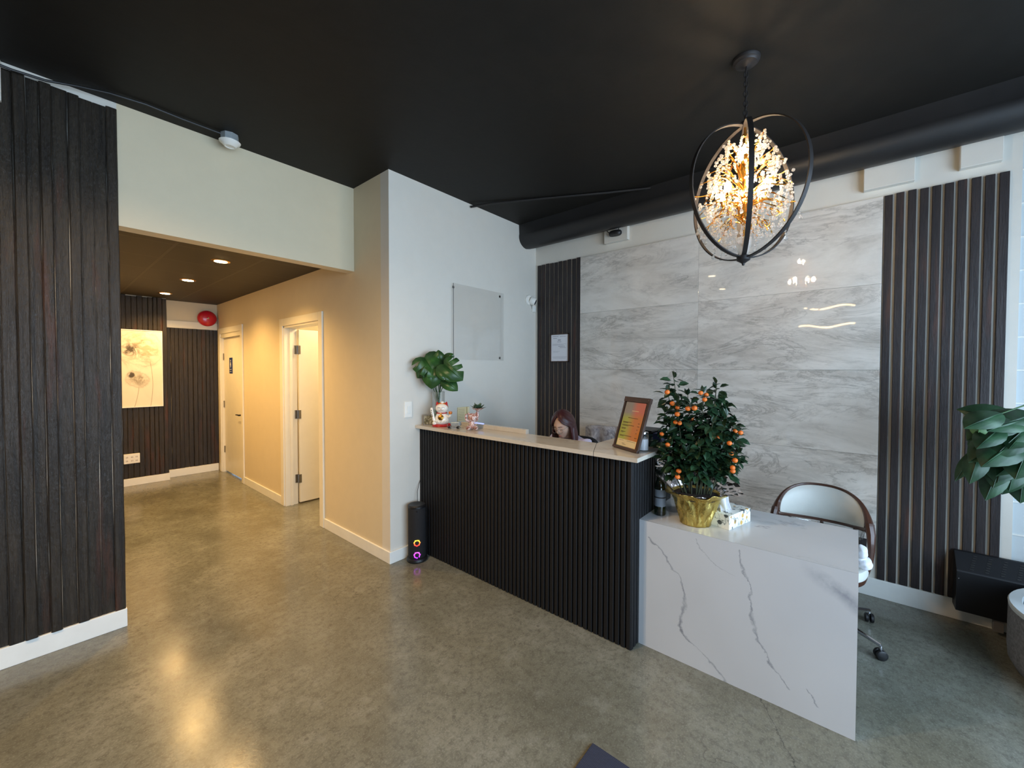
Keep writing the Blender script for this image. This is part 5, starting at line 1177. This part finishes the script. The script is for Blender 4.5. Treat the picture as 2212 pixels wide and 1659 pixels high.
def person():
    hc = Vector((2.885, 1.965, 1.118)); heading = R(184); pitch = R(23)
    t = thing('person', 'person with long dark red hair, glasses and a lavender shirt looking down behind the counter', 'person', (3.0, 1.99, 0))
    Mh = Matrix.Translation(hc) @ (Matrix.Rotation(heading, 4, 'Z') @ Matrix.Rotation(pitch, 4, 'Y') @ Matrix.Rotation(R(4), 4, 'X'))
    g = lambda v, c, s: math.exp(-((v-c)/s)**2)
    def skull(u, v, grow=0.0, face=True):
        a = u*2*PI; ph = (v-.5)*PI; x, y, z = math.cos(ph)*math.cos(a), math.cos(ph)*math.sin(a), math.sin(ph)
        ax, ay, az = .094+grow, .073+grow, .113+grow
        low = max(0, -z)
        X = x*ax*(1-.12*low*(x < 0)) ; Y = y*ay*(1-.30*low**1.5); Z = z*az
        if x < 0 and z < 0: X *= 1-.25*low
        if face and x > 0:
            yy, zz = Y, Z
            X += .022*g(yy, 0, .0105)*g(zz, -.018, .018) + .010*g(yy, 0, .009)*g(zz, .004, .022)
            X -= .009*(g(yy, .030, .016)+g(yy, -.030, .016))*g(zz, .010, .014)
            X += .0045*(g(yy, .030, .013)+g(yy, -.030, .013))*g(zz, .004, .009)
            X += .005*g(zz, .032, .012)*g(yy, 0, .05)
            X += .0065*g(yy, 0, .018)*(g(zz, -.054, .006)+g(zz, -.066, .007)) - .004*g(yy, 0, .02)*g(zz, -.060, .003)
            X += .010*g(yy, 0, .022)*g(zz, -.094, .016) + .004*(g(yy, .04, .02)+g(yy, -.04, .02))*g(zz, -.025, .02)
        return Vector((X, Y, Z))
    # body: torso, neck, arms, hands, legs as one skinned surface
    me = bpy.data.meshes.new('body'); V, E_, Rd = [], [], []
    def add(p, r, par=None):
        V.append(Vector(p)); Rd.append(r)
        if par is not None: E_.append((par, len(V)-1))
        return len(V)-1
    P0 = add((3.06, 1.99, .53), (.15, .12)); P1 = add((3.06, 1.99, .68), (.13, .10), P0); P2 = add((3.05, 1.985, .84), (.15, .105), P1); P3 = add((3.02, 1.98, .955), (.12, .085), P2)
    N1 = add((2.985, 1.975, 1.005), (.050, .050), P3); N2 = add((2.935, 1.97, 1.05), (.046, .046), N1); N3 = add((2.905, 1.967, 1.09), (.05, .05), N2)
    for s in (-1, 1):
        sh = add((3.01, 1.98+s*.155, .945), (.055, .055), P3); el = add((2.90, 1.98+s*.24, .76), (.042, .042), sh); wr = add((2.66, 1.98+s*.14, .775), (.026, .026), el); pm = add((2.60, 1.98+s*.11, .770), (.030, .016), wr)
        hp = add((3.04, 1.99+s*.09, .52), (.09, .09), P0); kn = add((2.66, 1.99+s*.12, .50), (.062, .062), hp); an_ = add((2.70, 1.99+s*.12, .10), (.04, .04), kn); toe = add((2.58, 1.99+s*.13, .045), (.035, .03), an_)
    me.from_pydata(V, E_, []); o = bpy.data.objects.new('body', me); COL.objects.link(o); o.parent = t; o.location = -Vector(t.location)
    md = o.modifiers.new('skin', 'SKIN'); md.use_smooth_shade = True
    for i, sv in enumerate(me.skin_vertices[0].data): sv.radius = Rd[i]; sv.use_root = (i == 0)
    md2 = o.modifiers.new('sub', 'SUBSURF'); md2.levels = 2; md2.render_levels = 2; me.materials.append(M['skin'])
    # head joins the neck
    m = MB(); m.grid(lambda u, v: Mh @ skull(u, v), 72, 56, True); hd = m.build('head', M['skin'], t, smooth=True, angle=180)
    m = MB()
    for s in (-1, 1): m.ball(Mh @ Vector((-.004, s*.073, -.004)), .018, 2, (.7, .35, 1.2), Mh.to_3x3())
    m.build('ear', M['skin'], hd, smooth=True)
    for s in (-1, 1):
        MB().tube([Mh @ Vector((.0985-abs(k-3)*.0022*1.0-.004, s*(.017+.0045*k), .002-.003*math.sin(PI*k/6))) for k in range(7)], .0017, 5).build('eyelid', M['hair'], hd)
        MB().tube([Mh @ Vector((.1005-abs(k-2)*.0024, s*(.014+.0055*k), .029+.0028*math.sin(PI*k/6))) for k in range(7)], .0021, 5).build('eyebrow', M['hair'], hd)
    MB().ball(Mh @ Vector((.0895, 0, -.060)), .014, 2, (.30, 1.1, .42), Mh.to_3x3()).build('lips', M['lip'], hd, smooth=True)
    gl = MB()
    for s in (-1, 1):
        gl.tube([Mh @ Vector((.108-.006*abs(math.cos(a))*(math.cos(a)*s > 0), s*.031+.0235*math.cos(a), .000+.0205*math.sin(a))) for a in [2*PI*k/20 for k in range(20)]], .0013, 5, closed=True)
        gl.tube([Mh @ Vector((.102, s*.0545, .006)), Mh @ Vector((.06, s*.074, .010)), Mh @ Vector((.0, s*.080, .010))], .0013, 5)
    gl.tube([Mh @ Vector((.108, -.0075, .004)), Mh @ Vector((.111, 0, .008)), Mh @ Vector((.108, .0075, .004))], .0013, 5)
    gl.build('glasses', M['grey'], t)
    # hair: over the skull, then hanging down in long locks
    def hair(u, v):
        A_ = R(112)+R(66)*(1-min(1, max(0, (v-.10)/.27))**1.5); al = (u-.5)*2*A_; a = PI+al           # around the back of the head, in head space
        k = min(1, v/.42); fr_ = abs(al)/R(178)
        ph = R(89)-R(97)*k
        d = Vector((math.cos(ph)*math.cos(a), math.cos(ph)*math.sin(a), math.sin(ph)))
        # parting: front edges swing back from the forehead
        gr = .014+.006*math.sin(u*60+v*4)*.25+.006*k
        pt_ = Mh @ Vector((d.x*(.094+gr)-.004, d.y*(.073+gr), d.z*(.113+gr)))
        if v > .42:
            w2 = (v-.42)/.58; out = (pt_-hc); out.z = 0; out = out.normalized() if out.length > 0 else out
            pt_ = pt_ + Vector((0, 0, -.26*w2)) + out*(.010*math.sin(w2*PI) + .003*math.sin(u*70+w2*6)) + Vector((.055, .0, 0))*w2**1.2*(1 if fr_ < .75 else .25)
        return pt_
    MB().grid(hair, 110, 40).build('hair', M['hair'], t, smooth=True, angle=180, solid=.016)
    # shirt over the body
    me = bpy.data.meshes.new('shirt'); V, E_, Rd = [], [], []
    P0 = add((3.06, 1.99, .54), (.16, .13)); P1 = add((3.06, 1.99, .68), (.145, .115), P0); P2 = add((3.05, 1.985, .83), (.165, .12), P1); P3 = add((3.022, 1.98, .940), (.150, .108), P2); N1 = add((2.995, 1.975, .992), (.078, .070), P3)
    for s in (-1, 1):
        sh = add((3.01, 1.98+s*.158, .942), (.078, .078), P3); el = add((2.90, 1.98+s*.243, .76), (.056, .056), sh); wr = add((2.71, 1.98+s*.16, .772), (.038, .038), el)
    me.from_pydata(V, E_, []); o = bpy.data.objects.new('shirt', me); COL.objects.link(o); o.parent = t; o.location = -Vector(t.location)
    md = o.modifiers.new('skin', 'SKIN'); md.use_smooth_shade = True
    for i, sv in enumerate(me.skin_vertices[0].data): sv.radius = Rd[i]; sv.use_root = (i == 0)
    md2 = o.modifiers.new('sub', 'SUBSURF'); md2.levels = 2; md2.render_levels = 2; me.materials.append(M['shirt'])
    MB().tube([(3.0+.055*math.cos(a)-.01, 1.975+.075*math.sin(a), .992+.012*math.cos(a)) for a in [2*PI*k/24 for k in range(24)]], .012, 8, closed=True).build('collar', M['shirt'], t, smooth=True)
    # fingers: separate bent chains on each hand
    for s in (-1, 1):
        c = Vector((2.60, 1.98+s*.11, .770)); F = []
        for k in range(4):
            y = (k-1.5)*.019; l = (.060, .072, .068, .052)[k]
            F.append(MB().tube([c+Vector((.0, y*.9, 0)), c+Vector((-.035, y, .004)), c+Vector((-.035-l*.45, y*1.05, .002)), c+Vector((-.035-l*.85, y*1.05, -.012))], [.009, .009, .008, .0065], 8))
        F.append(MB().tube([c+Vector((.02, -s*.02, 0)), c+Vector((-.01, -s*.042, -.002)), c+Vector((-.038, -s*.050, -.008))], [.010, .009, .0075], 8))
        for f in F: f.build('finger', M['skin'], t, smooth=True)
person()
